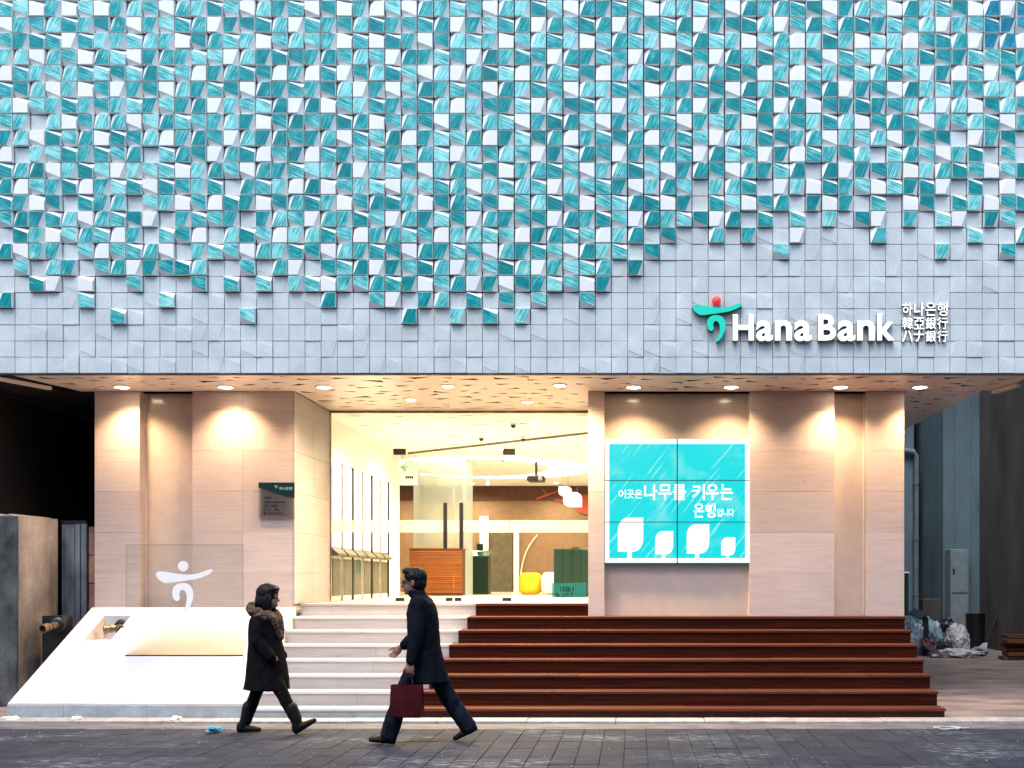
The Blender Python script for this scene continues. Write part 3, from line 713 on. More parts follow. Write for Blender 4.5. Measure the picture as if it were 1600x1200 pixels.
def valve(loc, dirs, name_label):
    v = empty('fire_valve', loc, name_label, 'valve'); L = Vector(loc)
    part(MB().lathe([(.105, 0), (.105, -.02), (.09, -.035), (.04, -.04)], L, (0, 1, 0), 24), 'wall_plate', 'black_metal', v, True)
    part(MB().tube([L + Vector((0, -.02, 0)), L + Vector((0, -.16, -.01))], .045, 14), 'pipe', 'brass', v, True)
    for dx in dirs:
        e = Vector((dx, -.11, -.02)).normalized(); b = L + Vector((0, -.13, -.005))
        o = part(MB().lathe([(.04, 0), (.042, .06), (.055, .065), (.055, .085), (.046, .09), (.046, .13), (.058, .135), (.058, .165), (.045, .165), (.043, .11)], b, e, 18), 'outlet', 'brass', v, True)
        part(MB().lathe([(.043, .12), (.043, .125)], b, e, 18), 'cap', 'black_plastic', o)
    return v
valve((-6.70, NY1 - .004, NZ + .15), (-.16, .10), 'brass twin fire valve inside the notch of the white plinth')
valve((-7.36, 13.15, 1.02), (-.02,), 'brass fire valve behind the edge of the white plinth')
o = [x for x in bpy.data.objects if x.name.startswith('fire_valve')][-1]
part(MB().box(-7.56, -7.30, 13.154, 13.4, 0.01, 1.14), 'valve_stand', 'black_plastic', o)
# glass panel with the emblem
def emblem_shapes(ox, oz, sc):                               # outline points measured on the sign, sc metres per unit
    sw = [(80, 115), (100, 103), (150, 109), (230, 119), (290, 112), (345, 93), (360, 97), (342, 117), (290, 138), (220, 150), (165, 157), (125, 160), (92, 140)]
    hk = [(185, 250), (168, 238), (161, 207), (170, 178), (196, 162), (230, 162), (255, 180), (266, 215), (258, 257), (240, 292), (218, 311), (216, 300), (229, 265), (233, 227), (226, 203), (211, 193), (199, 201), (196, 217), (199, 237)]
    f = lambda L: [(ox + (x - 80) * sc, oz - (y - 50) * sc) for x, y in smoothpts(L, 4)]
    ball = [(215 + 26 * math.cos(t * math.pi / 12), 77 + 26 * math.sin(t * math.pi / 12)) for t in range(24)]
    return f(sw), f(hk), [(ox + (x - 80) * sc, oz - (y - 50) * sc) for x, y in ball], (ox + (215 - 80) * sc, oz - 27 * sc, 26 * sc)
GPY = 12.7
gp = empty('emblem_stand', (-5.5, GPY, slope(GPY)), 'clear upright glass panel with frosted emblem set into the white plinth', 'sign')
part(MB().cbox(PX(197, GPY), PX(380, GPY), GPY - .008, GPY + .008, slope(GPY) - .03, PZ(851, GPY), .003), 'pane', 'clear_glass', gp)
part(MB().box(PX(197, GPY) - .004, PX(380, GPY) + .004, GPY - .016, GPY - .0085, slope(GPY) - .025, slope(GPY) + .006), 'slot_strip', 'black_metal', gp)
e1 = emblem_shapes(PX(244, GPY), PZ(876, GPY), (355 / 4) / 280 * GPY / FPX)
for L in e1[:3]: part(MB().prism(L, 'y', GPY - .012, GPY - .0085), 'emblem', 'logo_white', gp)

# ------------------------------------------------------------------ illuminated sign on the facade
SY = FAC_Y - .03; SP = SY                                      # back of the letters
sg = empty('illuminated_sign', (2.4, SY, PZ(534, SY)), 'illuminated white bank lettering with green and red emblem on plain tiles', 'sign')
U = lambda x: PX(1060 + x / 3.636, SY)
W = lambda y: PZ(450 + y / 3.636, SY)
sc = SY / FPX / 3.636
e2 = emblem_shapes(U(80), W(50), sc)
for L in e2[:2]:
    o = part(MB().prism(L, 'y', SY - .05, SY + .025), 'emblem', 'logo_side', sg)
    cxm = sum(p[0] for p in L) / len(L); czm = sum(p[1] for p in L) / len(L)
    part(MB().prism(L, 'y', SY - .056, SY - .0505), 'emblem_face', 'sign_green', o)
part(MB().ell((e2[3][0], SY - .03, e2[3][1]), (e2[3][2],) * 3), 'emblem_ball', 'sign_red', sg, True)
for ch, a, b, t, bt in (('H', 307, 425, 155, 303), ('a', 440, 532, 190, 307), ('n', 545, 640, 190, 303), ('a', 655, 752, 190, 307), ('B', 790, 890, 155, 303), ('a', 900, 1000, 190, 307), ('n', 1010, 1110, 190, 303), ('k', 1125, 1222, 150, 303)):
    part(glyph(ch, U(a), U(b), W(bt), W(t), SY + .025, .075, 0.027, sides=True), 'letter', ['sign_white', 'kerb_stone'], sg)
for row, (t, bt) in zip(('하나은행', '韓亞銀行', 'ハナ銀行'), ((85, 160), (168, 236), (244, 308))):
    for k, ch in enumerate(row):
        part(glyph(ch, U(1270 + k * 66), U(1270 + k * 66 + 58), W(bt), W(t), SY + .025, .045, 0.007, sides=True), 'letter', ['sign_white', 'kerb_stone'], sg)

# ------------------------------------------------------------------ video wall
VYD = 13.80
vw = empty('video_wall', (PX(1058, VYD), VYD, PZ(880, VYD)), 'video wall of six turquoise screens with white trees and lettering', 'screen')
xs = [PX(945, VYD), PX(1058, VYD), PX(1172, VYD)]; zs = [PZ(880, VYD), PZ(816, VYD), PZ(751, VYD), PZ(686, VYD)]
part(MB().box(xs[0] + .01, xs[2] - .01, VYD, CY - .0125, zs[0] + .01, zs[3] - .01), 'housing', 'black_plastic', vw)
for i in range(2):
    for j in range(3):
        part(MB().box(xs[i] + .003, xs[i + 1] - .003, VYD - .03, VYD - .001, zs[j] + .003, zs[j + 1] - .003), 'screen', 'screen_turquoise', vw)
SU = lambda x: PX(935 + x / 5.852, VYD); SW = lambda y: PZ(680 + y / 5.852, VYD)
yy = VYD - .0305
def flat(mb, name): return part(mb, name, 'screen_white', vw)
bt_ = MB()
for (a, b, c, dd) in ((60, 100, 38, 1165), (1340, 1388, 38, 1165), (100, 1340, 38, 83), (100, 1340, 1125, 1165)): bt_.box(SU(a), SU(b), yy - .0015, yy, SW(dd), SW(c))
flat(bt_, 'picture_border')
for x in (xs[1],): part(MB().box(x - .007, x + .007, yy - .004, yy - .0025, zs[0], zs[3]), 'bezel', 'black_plastic', vw)
for z in (zs[1], zs[2]): part(MB().box(xs[0], xs[2], yy - .0038, yy - .0027, z - .005, z + .005), 'bezel', 'black_plastic', vw)
def leaf_tree(a, b, t, bot, stem_bot):
    w = b - a; h = bot - t; r = .38
    pts = []
    def arc(cx, cy, rx, ry, a0, a1):
        for k in range(7):
            th = math.radians(a0 + (a1 - a0) * k / 6); pts.append((SU(cx + rx * math.cos(th)), SW(cy - ry * math.sin(th))))
    pts.append((SU(b), SW(t))); arc(a + r * w, t + r * h, r * w, r * h, 90, 180); pts.append((SU(a), SW(bot))); arc(b - r * w, bot - r * h, r * w, r * h, 270, 360)
    mb = MB().prism(pts, 'y', yy - .002, yy - .0003); c = a + .46 * w
    mb.box(SU(c - .09 * w), SU(c + .09 * w), yy - .002, yy - .0003, SW(stem_bot), SW(bot))
    o = flat(mb, 'tree_picture')
    return o
for q in ((178, 410, 755, 1065, 1126), (520, 683, 878, 1090, 1126), (807, 1012, 815, 1083, 1126), (1122, 1250, 935, 1100, 1126)): leaf_tree(*q)
def caption(txt, a, b, t, bt, bold=.018):
    n = len(txt); w = (b - a) / n
    for k, ch in enumerate(txt):
        if ch != ' ': flat(glyph(ch, SU(a + k * w + w * .04), SU(a + (k + 1) * w - w * .04), SW(bt), SW(t), yy - .0003, .002, bold), 'caption_character')
caption('이곳은', 180, 405, 500, 580); caption('나무를', 412, 805, 450, 595, .022); caption('키우는', 850, 1232, 448, 595, .022)
caption('은행', 865, 1075, 625, 755, .02); caption('입니다', 1080, 1240, 672, 745)

# ------------------------------------------------------------------ wall plaque
PQ = WY - .02
wp = empty('wall_plaque', (PX(432, PQ), PQ, PZ(812, PQ)), 'glass wall plaque with dark slanted header on the stone left of the entrance', 'plaque')
QU = lambda x: PX(390 + x / 13.333, PQ); QW = lambda y: PZ(740 + y / 13.333, PQ)
part(MB().box(QU(188), QU(940), PQ - .004, PQ + .004, QW(945), QW(190)), 'pane', 'plaque_glass', wp)
part(MB().prism([(QU(188), QW(186)), (QU(942), QW(186)), (QU(942), QW(515)), (QU(188), QW(295))], 'y', PQ - .008, PQ - .0045), 'header', 'teal_plate', wp)
for (x, z) in ((240, 880), (890, 880), (240, 240), (890, 240)):
    part(MB().lathe([(.008, 0), (.008, .019)], (QU(x), PQ + .003, QW(z)), (0, 1, 0), 10), 'standoff', 'steel', wp)
e3 = emblem_shapes(QU(520), QW(240), 80 / 13.333 / 280 * PQ / FPX)
for L in e3[:3]: part(MB().prism(L, 'y', PQ - .010, PQ - .0085), 'emblem', 'ink_pale', wp)
for k, ch in enumerate('하나은행'): part(glyph(ch, QU(620 + k * 70), QU(682 + k * 70), QW(345), QW(280), PQ - .0082, .002, .01), 'lettering', 'ink_pale', wp)
for (txt, a, b, t, bt) in (('영업시간', 300, 455, 480, 525), ('은행업무', 300, 455, 570, 615), ('자동화기기', 485, 740, 570, 615), ('현금', 300, 410, 645, 690), ('자동지급', 430, 585, 645, 690), ('예금', 360, 450, 728, 770), ('상담', 500, 600, 728, 770), ('외환업무', 360, 510, 805, 850), ('취급안내', 535, 690, 805, 850)):
    n = len(txt); w = (b - a) / n
    for k, ch in enumerate(txt): part(glyph(ch, QU(a + k * w + 2), QU(a + (k + 1) * w - 2), QW(bt), QW(t), PQ - .0042, .002, .02), 'lettering', 'ink', wp)
for y in (725, 803): part(MB().box(QU(295), QU(345), PQ - .006, PQ - .0042, QW(y + 48), QW(y)), 'symbol', 'ink', wp)

# ------------------------------------------------------------------ lamps
def downlight(x, y, z, r, power, angle, label, group, lens='lens_warm', col=(1.0, 0.66, 0.36), tilt=0.0):
    t = empty('downlight', (x, y, z), label, 'ceiling light', group)
    part(MB().lathe([(r + .03, -.001), (r + .03, -.008), (r + .004, -.014), (r, -.003)], (x, y, z), (0, 0, 1), 24), 'trim_ring', 'soffit_white', t, True)
    part(MB().lathe([(r, -.008), (r * .7, -.016), (.001, -.018)], (x, y, z), (0, 0, 1), 24), 'lens', lens, t, True)
    if power:
        ld = bpy.data.lights.new('lamp', 'SPOT'); ld.energy = power; ld.spot_size = math.radians(angle); ld.spot_blend = 0.85; ld.color = col; ld.shadow_soft_size = r
        l = bpy.data.objects.new('lamp', ld); C.objects.link(l); l.parent = t; l.location = (0, 0, -.03); l.rotation_euler = (tilt, 0, 0)
    return t
NEAR = ['over the stone end of the wall, left of the recessed panel', 'over the wall plaque', 'beside the entrance recess, next to the plaque wall', 'over the video wall, on its entrance side', 'over the video wall, on its alley side', 'over the broad stone slab right of the video wall', 'over the last stone slab, by the side alley']
for (x, y), t in zip(LAMPS, NEAR):
    downlight(x, y, SZ, .085, 120, 118, 'round soffit downlight ' + t, 'soffit downlights', tilt=math.radians(8))
for (x, y) in ENT: downlight(x, y, SZ, .07, 270, 155, 'warm round downlight in the ceiling of the entrance recess', 'entrance recess downlights', col=(1, .74, .42))
INT = [(-3.6, 16.3), (-1.6, 16.4), (-2.6, 17.6), (-3.7, 18.6), (-1.3, 18.3), (-2.5, 19.6), (0.4, 17.2), (-.6, 19.8)]
for k, (x, y) in enumerate(INT): downlight(x, y, SZ - .006, .075, 205, 158, 'round downlight in the white ceiling of the banking hall', 'banking hall downlights', 'lens_interior', (1.0, .82, .53))
for (x, y) in ((-0.4, 22.0), (-0.2, 25.0), (-5.9, 26.5), (1.2, 23.5), (-2.0, 26.6), (-4.2, 26.7)): downlight(x, y, SZ, .075, 160, 158, 'round downlight around the glowing ceiling cove', 'cove downlights', 'lens_interior', (1.0, .80, .50))

# ------------------------------------------------------------------ things in the hall
for k in range(6):
    y0 = 15.42 + k * .60; y1 = y0 + .55; X = -4.64
    names = ['next to the entrance glass', 'second from the entrance glass', 'third from the entrance glass, green slip on its lower door', 'fourth from the entrance glass', 'fifth from the entrance glass', 'farthest from the entrance glass']
    t = empty('cash_machine', (X, (y0 + y1) / 2, FLOOR), 'tall white cash machine, ' + names[k], 'cash machine', 'cash machines along the wall')
    part(MB().cbox(X, X + .10, y0, y1, FLOOR, 3.39, .008), 'cabinet', 'cream', t)
    part(MB().box(X + .101, X + .112, y0 + .035, y1 - .035, 2.10, 3.36), 'light_panel', 'atm_screen', t)
    part(MB().prism([(X + .1, 1.96), (X + .20, 1.97), (X + .20, 2.0), (X + .1, 2.09)], 'y', y0 + .03, y1 - .03), 'ledge', 'door_grey', t)
    part(MB().box(X + .101, X + .115, y0 + .07, y1 - .07, 1.36, 1.92), 'lower_door', 'door_grey', t)
    part(MB().box(X + .02, X + .13, y1 + .012, y1 + .036, FLOOR, 3.40), 'divider', 'teal_plate' if k % 2 else 'steel', t)
    if k == 2: part(MB().box(X + .116, X + .122, y0 + .2, y1 - .12, 1.70, 1.93), 'slip', 'green_mid', t)
ct = empty('reception_counter', (-4.0, 21.2, FLOOR), 'slatted orange timber reception counter behind the glass doors', 'counter')
cx0, cx1 = PX(640, 21), PX(722, 21)
part(MB().box(cx0, cx1, 21.02, 21.4, FLOOR, 2.22), 'carcass', 'interior_brown', ct)
nsl = 22; hs = (2.20 - FLOOR - .05) / nsl
for k in range(nsl): part(MB().cbox(cx0, cx1, 20.99, 21.02, FLOOR + .05 + k * hs + .006, FLOOR + .05 + (k + 1) * hs - .006, .002), 'slat', 'wood_counter', ct)
part(MB().cbox(cx0 - .02, cx1 + .02, 20.97, 21.45, 2.22, 2.25, .004), 'top', 'wood_counter', ct)
arc = [(-4.05 + .62 * math.cos(math.radians(a)), 21.9 + .62 * math.sin(math.radians(a))) for a in range(-200, 20, 10)]
mb = MB()
for a, b in zip(arc, arc[1:]): mb.add([(*a, FLOOR), (*b, FLOOR), (*b, SZ - .01), (*a, SZ - .01)], [(0, 1, 2, 3)])
tag(mb.build('curved_glass_screen', 'frost_glass', smooth=True), 'curved frosted pale green glass screen behind the slatted counter', 'screen')
bn = empty('recycling_bin', (-3.48, 23.2, FLOOR), 'dark green upright bin with sloped lid right of the slatted counter', 'bin')
part(MB().prism([(22.98, FLOOR), (23.45, FLOOR), (23.45, 2.22), (22.98, 2.10)], 'x', -3.71, -3.25), 'body', 'green_dark', bn)
lid = part(MB().prism([(22.95, 2.10), (23.47, 2.235), (23.47, 2.265), (22.95, 2.13)], 'x', -3.73, -3.23), 'lid', 'green_mid', bn)
for x in (-3.60, -3.37): part(MB().lathe([(.075, 0), (.075, .012)], (x, 23.2, 2.182), (0, -.25, 1), 16), 'opening', 'cream', lid)
part(MB().box(-3.56, -3.42, 23.38, 23.40, 2.26, 2.42), 'sign_plate', 'green_dark', bn)
part(MB().box(-3.40, -3.29, 22.968, 22.979, 1.86, 1.89), 'slot', 'black_plastic', bn)
def pouf(x0, x1, y, z1, m, label):
    bm = bmesh.new(); bmesh.ops.create_cube(bm, size=1)
    for v in bm.verts: v.co = ((x0 + x1) / 2 + v.co.x * (x1 - x0), y + v.co.y * .5, (FLOOR + z1) / 2 + v.co.z * (z1 - FLOOR))
    bmesh.ops.bevel(bm, geom=bm.edges[:], offset=.13, segments=4, affect='EDGES', profile=.5)
    me = bpy.data.meshes.new('pouf'); bm.to_mesh(me); bm.free(); me.materials.append(MATS[m]); me.polygons.foreach_set('use_smooth', [True] * len(me.polygons))
    o = bpy.data.objects.new('pouf', me); C.objects.link(o); tag(o, label, 'pouf', 'poufs in the hall')
pouf(-2.52, -2.03, 22.7, 1.76, 'yellow', 'rounded bright yellow pouf in the banking hall')
pouf(-2.00, -1.45, 22.4, 1.77, 'cream', 'rounded cream pouf beside the yellow one')
gc = empty('green_cabinet', (-1.1, 19.7, FLOOR), 'dark green cabinet standing in front of the cream pouf', 'cabinet')
part(MB().cbox(PX(865, 19.5), -.62, 19.5, 19.95, FLOOR, 2.19, .01), 'body', 'green_dark', gc)
for k in range(5): part(MB().cbox(PX(865, 19.5) + .02 + k * .17, PX(865, 19.5) + .17 + k * .17, 19.485, 19.499, FLOOR + .05, 2.16, .004), 'door_panel', 'green_dark', gc)
part(MB().box(PX(893, 19.5), PX(897, 19.5) + .1, 19.6, 19.7, 2.19, 2.22), 'handle', 'black_plastic', gc)
pj = empty('projector', (-2.08, 22, 3.75), 'black projector hanging from the ceiling below the glowing cove', 'projector')
part(MB().cbox(-2.27, -1.89, 21.85, 22.2, 3.69, 3.82, .03), 'body', 'black_plastic', pj)
part(MB().tube([(-2.08, 22, 3.82), (-2.08, 22, SZ + .02)], .03, 10), 'mount', 'black_plastic', pj)
part(MB().lathe([(.045, 0), (.045, .04), (.03, .045)], (-1.98, 21.85, 3.75), (0, -1, 0), 16), 'lens', 'steel', pj, True)
def leaf_panel(x0, x1, y, z0, z1, label):
    w, h = x1 - x0, z1 - z0; pts = [(x1, z0)]
    def arc(cx, cz, rx, rz, a0, a1):
        for k in range(7):
            t = math.radians(a0 + (a1 - a0) * k / 6); pts.append((cx + rx * math.cos(t), cz + rz * math.sin(t)))
    arc(x1 - .4 * w, z1 - .4 * h, .4 * w, .4 * h, 0, 90); pts.append((x0, z1)); arc(x0 + .4 * w, z0 + .4 * h, .4 * w, .4 * h, 180, 270)
    t = empty('leaf_sign', ((x0 + x1) / 2, y, z0), label, 'pendant')
    part(MB().prism(pts, 'y', y, y + .05), 'sign_panel', 'glow_white', t)  # hanging sign with glow put into its white material
    for x in (x0 + .25 * w, x1 - .25 * w): part(MB().tube([(x, y + .025, z1 - .01), (x, y + .025, SZ)], .003, 5), 'wire', 'steel', t)
leaf_panel(PX(873, 22.6), PX(893, 22.6), 22.6, PZ(775, 22.6), PZ(760, 22.6), 'small leaf-shaped white hanging panel behind the larger leaf')
leaf_panel(PX(880, 22.3), PX(909, 22.3), 22.3, PZ(792, 22.3), PZ(769, 22.3), 'larger leaf-shaped white hanging panel right of the projector')
pn = empty('pendant_bulb', (PX(762, 25), 25, 3.9), 'tiny white teardrop pendant below the cove', 'pendant')
part(MB().lathe([(.002, .16), (.03, .10), (.05, .04), (.03, 0)], (PX(762, 25), 25, PZ(758, 25)), n=12), 'bulb', 'glow_white', pn, True)
part(MB().tube([(PX(762, 25), 25, PZ(758, 25) + .15), (PX(762, 25), 25, SZ + .2)], .006, 5), 'cord', 'steel', pn)
for (px_, py_, lb) in ((752, 682, 'small black dome camera alone on the ceiling above the left door'), (802, 661, 'small black dome camera nearest the entrance glass on the ceiling'), (818, 683, 'small black dome camera beside the ceiling track')):
    Y = FPX * (SZ - EYE) / (VY - py_); x = PX(px_, Y)
    cmr = empty('dome_camera', (x, Y, SZ), lb, 'camera', 'ceiling cameras')
    part(MB().lathe([(.05, -.008), (.05, -.03), (.045, -.032)], (x, Y, SZ), n=16), 'mount', 'cream', cmr)
    part(MB().ell((x, Y, SZ - .035), (.042, .042, .05)), 'dome', 'black_plastic', cmr, True)
bs = empty('hanging_sign', (-4.3, 20.0, 3.46), 'white hanging box sign with small teal emblem above the cash machines', 'sign')
bx0, bx1 = PX(624, 19.9), PX(651, 19.9)
part(MB().cbox(bx0, bx1, 19.9, 20.02, PZ(757, 19.9), PZ(722, 19.9), .01), 'box', 'interior_white', bs)
for x in (bx0 + .05, bx1 - .05): part(MB().tube([(x, 19.96, PZ(722, 19.9)), (x, 19.96, SZ)], .006, 6), 'rod', 'steel', bs)
e4 = emblem_shapes(PX(625, 19.9), PZ(726, 19.9), 14 / 280 * 19.9 / FPX)
for L in e4[:3]: part(MB().prism(L, 'y', 19.893, 19.8985), 'emblem', 'logo_green', bs)
for k in range(4): part(MB().box(bx0 + .12 + k * .04, bx0 + .15 + k * .04, 19.893, 19.8985, PZ(748, 19.9), PZ(744, 19.9)), 'lettering', 'teal_plate', bs)

# ------------------------------------------------------------------ left of the building
lw = empty('boundary_wall', (-8.05, 13.3, 0), 'weathered concrete boundary wall left of the white plinth', 'wall')
top = [(-8.38 + .66 * i / 12, 2.42 + .018 * math.sin(i * 2.1) + (R.uniform(-.012, .012))) for i in range(13)]
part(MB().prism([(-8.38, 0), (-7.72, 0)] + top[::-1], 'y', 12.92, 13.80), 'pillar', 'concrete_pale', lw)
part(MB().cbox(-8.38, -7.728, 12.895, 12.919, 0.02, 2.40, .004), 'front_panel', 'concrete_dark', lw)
dg = empty('steel_gate', (-7.57, 13.9, 0), 'blue grey steel sheet gate between concrete wall and building', 'gate')
for k in range(2): part(MB().cbox(-7.715 + k * .185, -7.54 + k * .165, 13.88 - k * .012, 13.91, .02, 2.36, .004), 'sheet', 'steel_panel', dg)
for x in (-7.66, -7.60, -7.46): part(MB().box(x, x + .014, 13.868, 13.8795, .02, 2.34), 'rib', 'steel_panel', dg)
part(MB().box(-7.715, -7.37, 13.86, 13.905, 2.362, 2.40), 'top_rail', 'black_metal', dg)
ot = empty('tiled_pier', (-7.27, 13.95, 0), 'narrow pier of old brown tiles against the building corner', 'pier')
for k in range(6): part(MB().cbox(-7.355, -7.178, 13.89 + R.uniform(0, .006), 13.97, .02 + k * .384, .395 + k * .384, .004), 'tile', 'old_tile', ot)
nl = empty('neighbour_building', (-10, 15, 0), 'dark brown neighbouring building beyond the black side passage', 'building', None)
part(MB().box(-14, -8.42, 13.0, 27, -.02, 4.06), 'wall', 'dark_brown', nl)
part(MB().box(-8.42, -7.17, 18, 18.2, -.02, 4.2), 'dark_end', 'dark_brown', nl)  # near-black end wall added so the passage stays black
part(MB().box(-14, -8.9, 12.8, 27, 4.06, 10), 'upper_wall', 'alley_wall_brown', nl)

# ------------------------------------------------------------------ right alley
nr = empty('rendered_building', (8.2, 19, 0), 'grey rendered building enclosing the side alley', 'building')
part(MB().box(8.2, 13, 12.6, 30, -.02, 11), 'side_wall', 'alley_wall_brown', nr)
part(MB().box(7.34, 8.2, 24.4, 30, -.02, 11), 'end_wall', 'alley_wall', nr)
part(MB().box(4.6, 7.08, 26.0, 30, -.02, 11), 'end_wall', 'alley_wall', nr)
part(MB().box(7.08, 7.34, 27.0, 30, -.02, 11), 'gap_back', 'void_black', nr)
for x in (7.6, 8.0): part(MB().box(x - .003, x + .003, 24.392, 24.3995, 0, 9), 'render_joint', 'alley_wall_brown', nr)
part(MB().cbox(7.36, 7.52, 24.25, 24.4, 6.0, 6.35, .01), 'vent_box', 'black_metal', nr)
part(MB().tube([(7.62, 24.37, 9.2), (7.58, 24.37, 8.6), (7.50, 24.37, 8.2), (7.48, 24.37, 7.6)], .012, 5), 'hanging_cable', 'black_plastic', nr)
dp = empty('drain_pipe', (6.95, 25.9, 0), 'pale blue grey drain pipe on the end wall of the alley', 'pipe')
pxx = PX(1432, 25.85)
part(MB().tube([(pxx, 25.9, 0.02), (pxx, 25.9, PZ(712, 25.9)), (pxx - .06, 25.9, PZ(706, 25.9)), (pxx - .3, 25.9, PZ(704, 25.9))], .07, 12), 'pipe', 'alley_pipe', dp, True)
for z in (1.2, 2.6, 4.0): part(MB().lathe([(.085, 0), (.085, .06)], (pxx, 25.9, z), n=12), 'bracket', 'alley_pipe', dp)
part(MB().tube([(7.2, 26.6, 0), (7.2, 26.6, 11)], .09, 10), 'dark_pipe', 'black_metal', nr)
mc = empty('meter_cabinet', (7.45, 24.0, 0), 'tall grey meter cabinet against the alley wall', 'cabinet')
mx0, mx1 = PX(1484, 24), PX(1513, 24)
part(MB().cbox(mx0, mx1, 23.95, 24.38, .02, PZ(858, 24), .012), 'body', 'cabinet_grey', mc)
part(MB().cbox(mx0 + .03, mx1 - .03, 23.93, 23.949, .12, 1.25, .005), 'door', 'cabinet_grey', mc)
part(MB().cbox(mx0 + .03, mx1 - .03, 23.93, 23.949, 1.3, PZ(862, 24), .005), 'door', 'cabinet_grey', mc)
part(MB().box(mx0 + .05, mx0 + .09, 23.92, 23.929, 1.72, 1.86), 'handle', 'black_plastic', mc)
tb = empty('trash_bin', (PX(1531, 23.2), 23.4, 0), 'black cylindrical trash bin beside the meter cabinet', 'bin')
bx_ = PX(1531, 23.2)
part(MB().lathe([(.17, .012), (.20, .03), (.215, .78), (.225, .80), (.225, .83), (.20, .83), (.19, .3)], (bx_, 23.5, 0), n=24), 'body', 'bag_black', tb, True)
br = empty('push_broom', (PX(1558, 22.6), 22.8, 0), 'dark broom leaning against the alley wall beside the trash bin', 'broom')
b0, b1 = P(1540, 1010, 22.9), P(1565, 946, 23.4); b0.z = .15
part(MB().tube([b0, b1], .025, 8), 'handle', 'black_plastic', br)
part(MB().add([b0 + Vector(q) for q in ((-.03, -.05, .05), (.03, -.05, .05), (.03, .05, .05), (-.03, .05, .05), (-.22, -.1, -.135), (-.02, -.1, -.135), (-.02, .1, -.135), (-.22, .1, -.135))], [(0, 1, 2, 3), (4, 7, 6, 5), (0, 4, 5, 1), (1, 5, 6, 2), (2, 6, 7, 3), (3, 7, 4, 0)]), 'bristles', 'bag_white', br)
def lump(name, c, r, m, label, cat, seed, group=None, amp=.28):
    bm = bmesh.new(); bmesh.ops.create_icosphere(bm, subdivisions=4, radius=1)
    off = Vector((seed * 3.1, seed * 1.7, seed * .9))
    for v in bm.verts:
        p = v.co.copy(); k = 1 + amp * noise.noise(p * 1.6 + off) + amp * .55 * abs(noise.noise(p * 4 + off)) + amp * .3 * noise.noise(p * 9 + off)
        v.co = Vector((p.x * r[0] * k, p.y * r[1] * k, max(p.z * r[2] * k, -r[2] * .8))) + Vector(c)
    zmin = min(v.co.z for v in bm.verts)
    for v in bm.verts: v.co.z += .013 - zmin if c[2] < r[2] * 1.3 else 0
    me = bpy.data.meshes.new(name); bm.to_mesh(me); bm.free(); me.materials.append(MATS[m])
    o = bpy.data.objects.new(name, me); C.objects.link(o); return tag(o, label, cat, group)
Yg = 21.6
def gxy(px, Y=Yg): return PX(px, Y)
lump('garbage_bag', (gxy(1432), Yg + .2, .42), (.20, .25, .45), 'bag_blue', 'pale blue plastic garbage bag beside the green box, under a tilted sheet', 'garbage bag', 1, 'garbage bags in the alley')
lump('garbage_bag', (gxy(1458), Yg + .35, .42), (.26, .28, .42), 'bag_blue', 'bulky blue grey garbage bag in the middle of the pile', 'garbage bag', 2, 'garbage bags in the alley')
lump('garbage_bag', (gxy(1493), Yg - .1, .33), (.24, .25, .36), 'bag_white', 'upright pale garbage bag at the end of the pile by the trash bin', 'garbage bag', 3, 'garbage bags in the alley')
lump('garbage_bag', (gxy(1487), Yg + .35, .62), (.18, .2, .16), 'bag_black', 'black garbage bag lying on top of the pile', 'garbage bag', 4, 'garbage bags in the alley')
lump('garbage_bag', (gxy(1464), Yg - .3, .2), (.24, .2, .17), 'bag_black', 'low black garbage bag at the foot of the pile', 'garbage bag', 5, 'garbage bags in the alley')
lump('garbage_bag', (gxy(1447), Yg - .15, .26), (.12, .14, .14), 'bag_red', 'small dark red bag low in the pile', 'garbage bag', 6, 'garbage bags in the alley')
lump('plastic_sheet', (gxy(1482), Yg - .55, .07), (.42, .18, .10), 'bag_white', 'crumpled white plastic sheet spread before the garbage bags', 'plastic sheet', 7, None, .5)
lump('rubble_heap', (gxy(1524), Yg - .1, .06), (.17, .18, .09), 'alley_pipe', 'small heap of grey rubble in front of the trash bin', 'rubble', 8, None, .6)
def slab(name, a, b, w, th, m, label, cat):
    a, b = Vector(a), Vector(b); t = (b - a).normalized(); n_ = Vector((0, -1, 0)); s_ = t.cross(n_).normalized()
    v = []
    for p in (a, b):
        for u in (-1, 1):
            for k in (-1, 1): v.append(p + s_ * u * w / 2 + n_ * k * th / 2 + Vector((0, .12 * u, 0)))
    o = MB().add(v, [(0, 1, 3, 2), (4, 6, 7, 5), (0, 4, 5, 1), (2, 3, 7, 6), (0, 2, 6, 4), (1, 5, 7, 3)]).build(name, m); return tag(o, label, cat)
slab('tilted_sheet', (gxy(1424), Yg + .1, .95), (gxy(1446), Yg, .80), .16, .02, 'sheet_blue', 'bright blue tilted sheet on top of the garbage bags', 'sheet')
slab('wooden_stake', (gxy(1444), Yg - .1, .82), (gxy(1444), Yg - .12, .02), .05, .04, 'bag_black', 'dark upright stake among the garbage bags', 'stake')
slab('wooden_board', (gxy(1436), Yg - .5, .30), (gxy(1456), Yg - .62, .03), .09, .02, 'bag_white', 'pale board leaning at the foot of the garbage bags', 'board')
cb = tag(MB().cbox(gxy(1458), gxy(1486), Yg + .75, Yg + 1.1, .013, PZ(937, Yg), .01).build('dark_crate', 'alley_wall_brown'), 'dark square crate standing behind the garbage bags', 'crate')
gb = empty('green_box', (3.66, 13.95, 1.12), 'narrow dark green box fixed to the building corner above the timber steps', 'box')
part(MB().cbox(3.598, 3.70, 13.85, 14.1, 1.12, 1.69, .006), 'body', 'green_dark', gb); part(MB().cbox(3.597, 3.71, 13.84, 14.11, 1.69, 1.705, .003), 'lid', 'cream', gb)
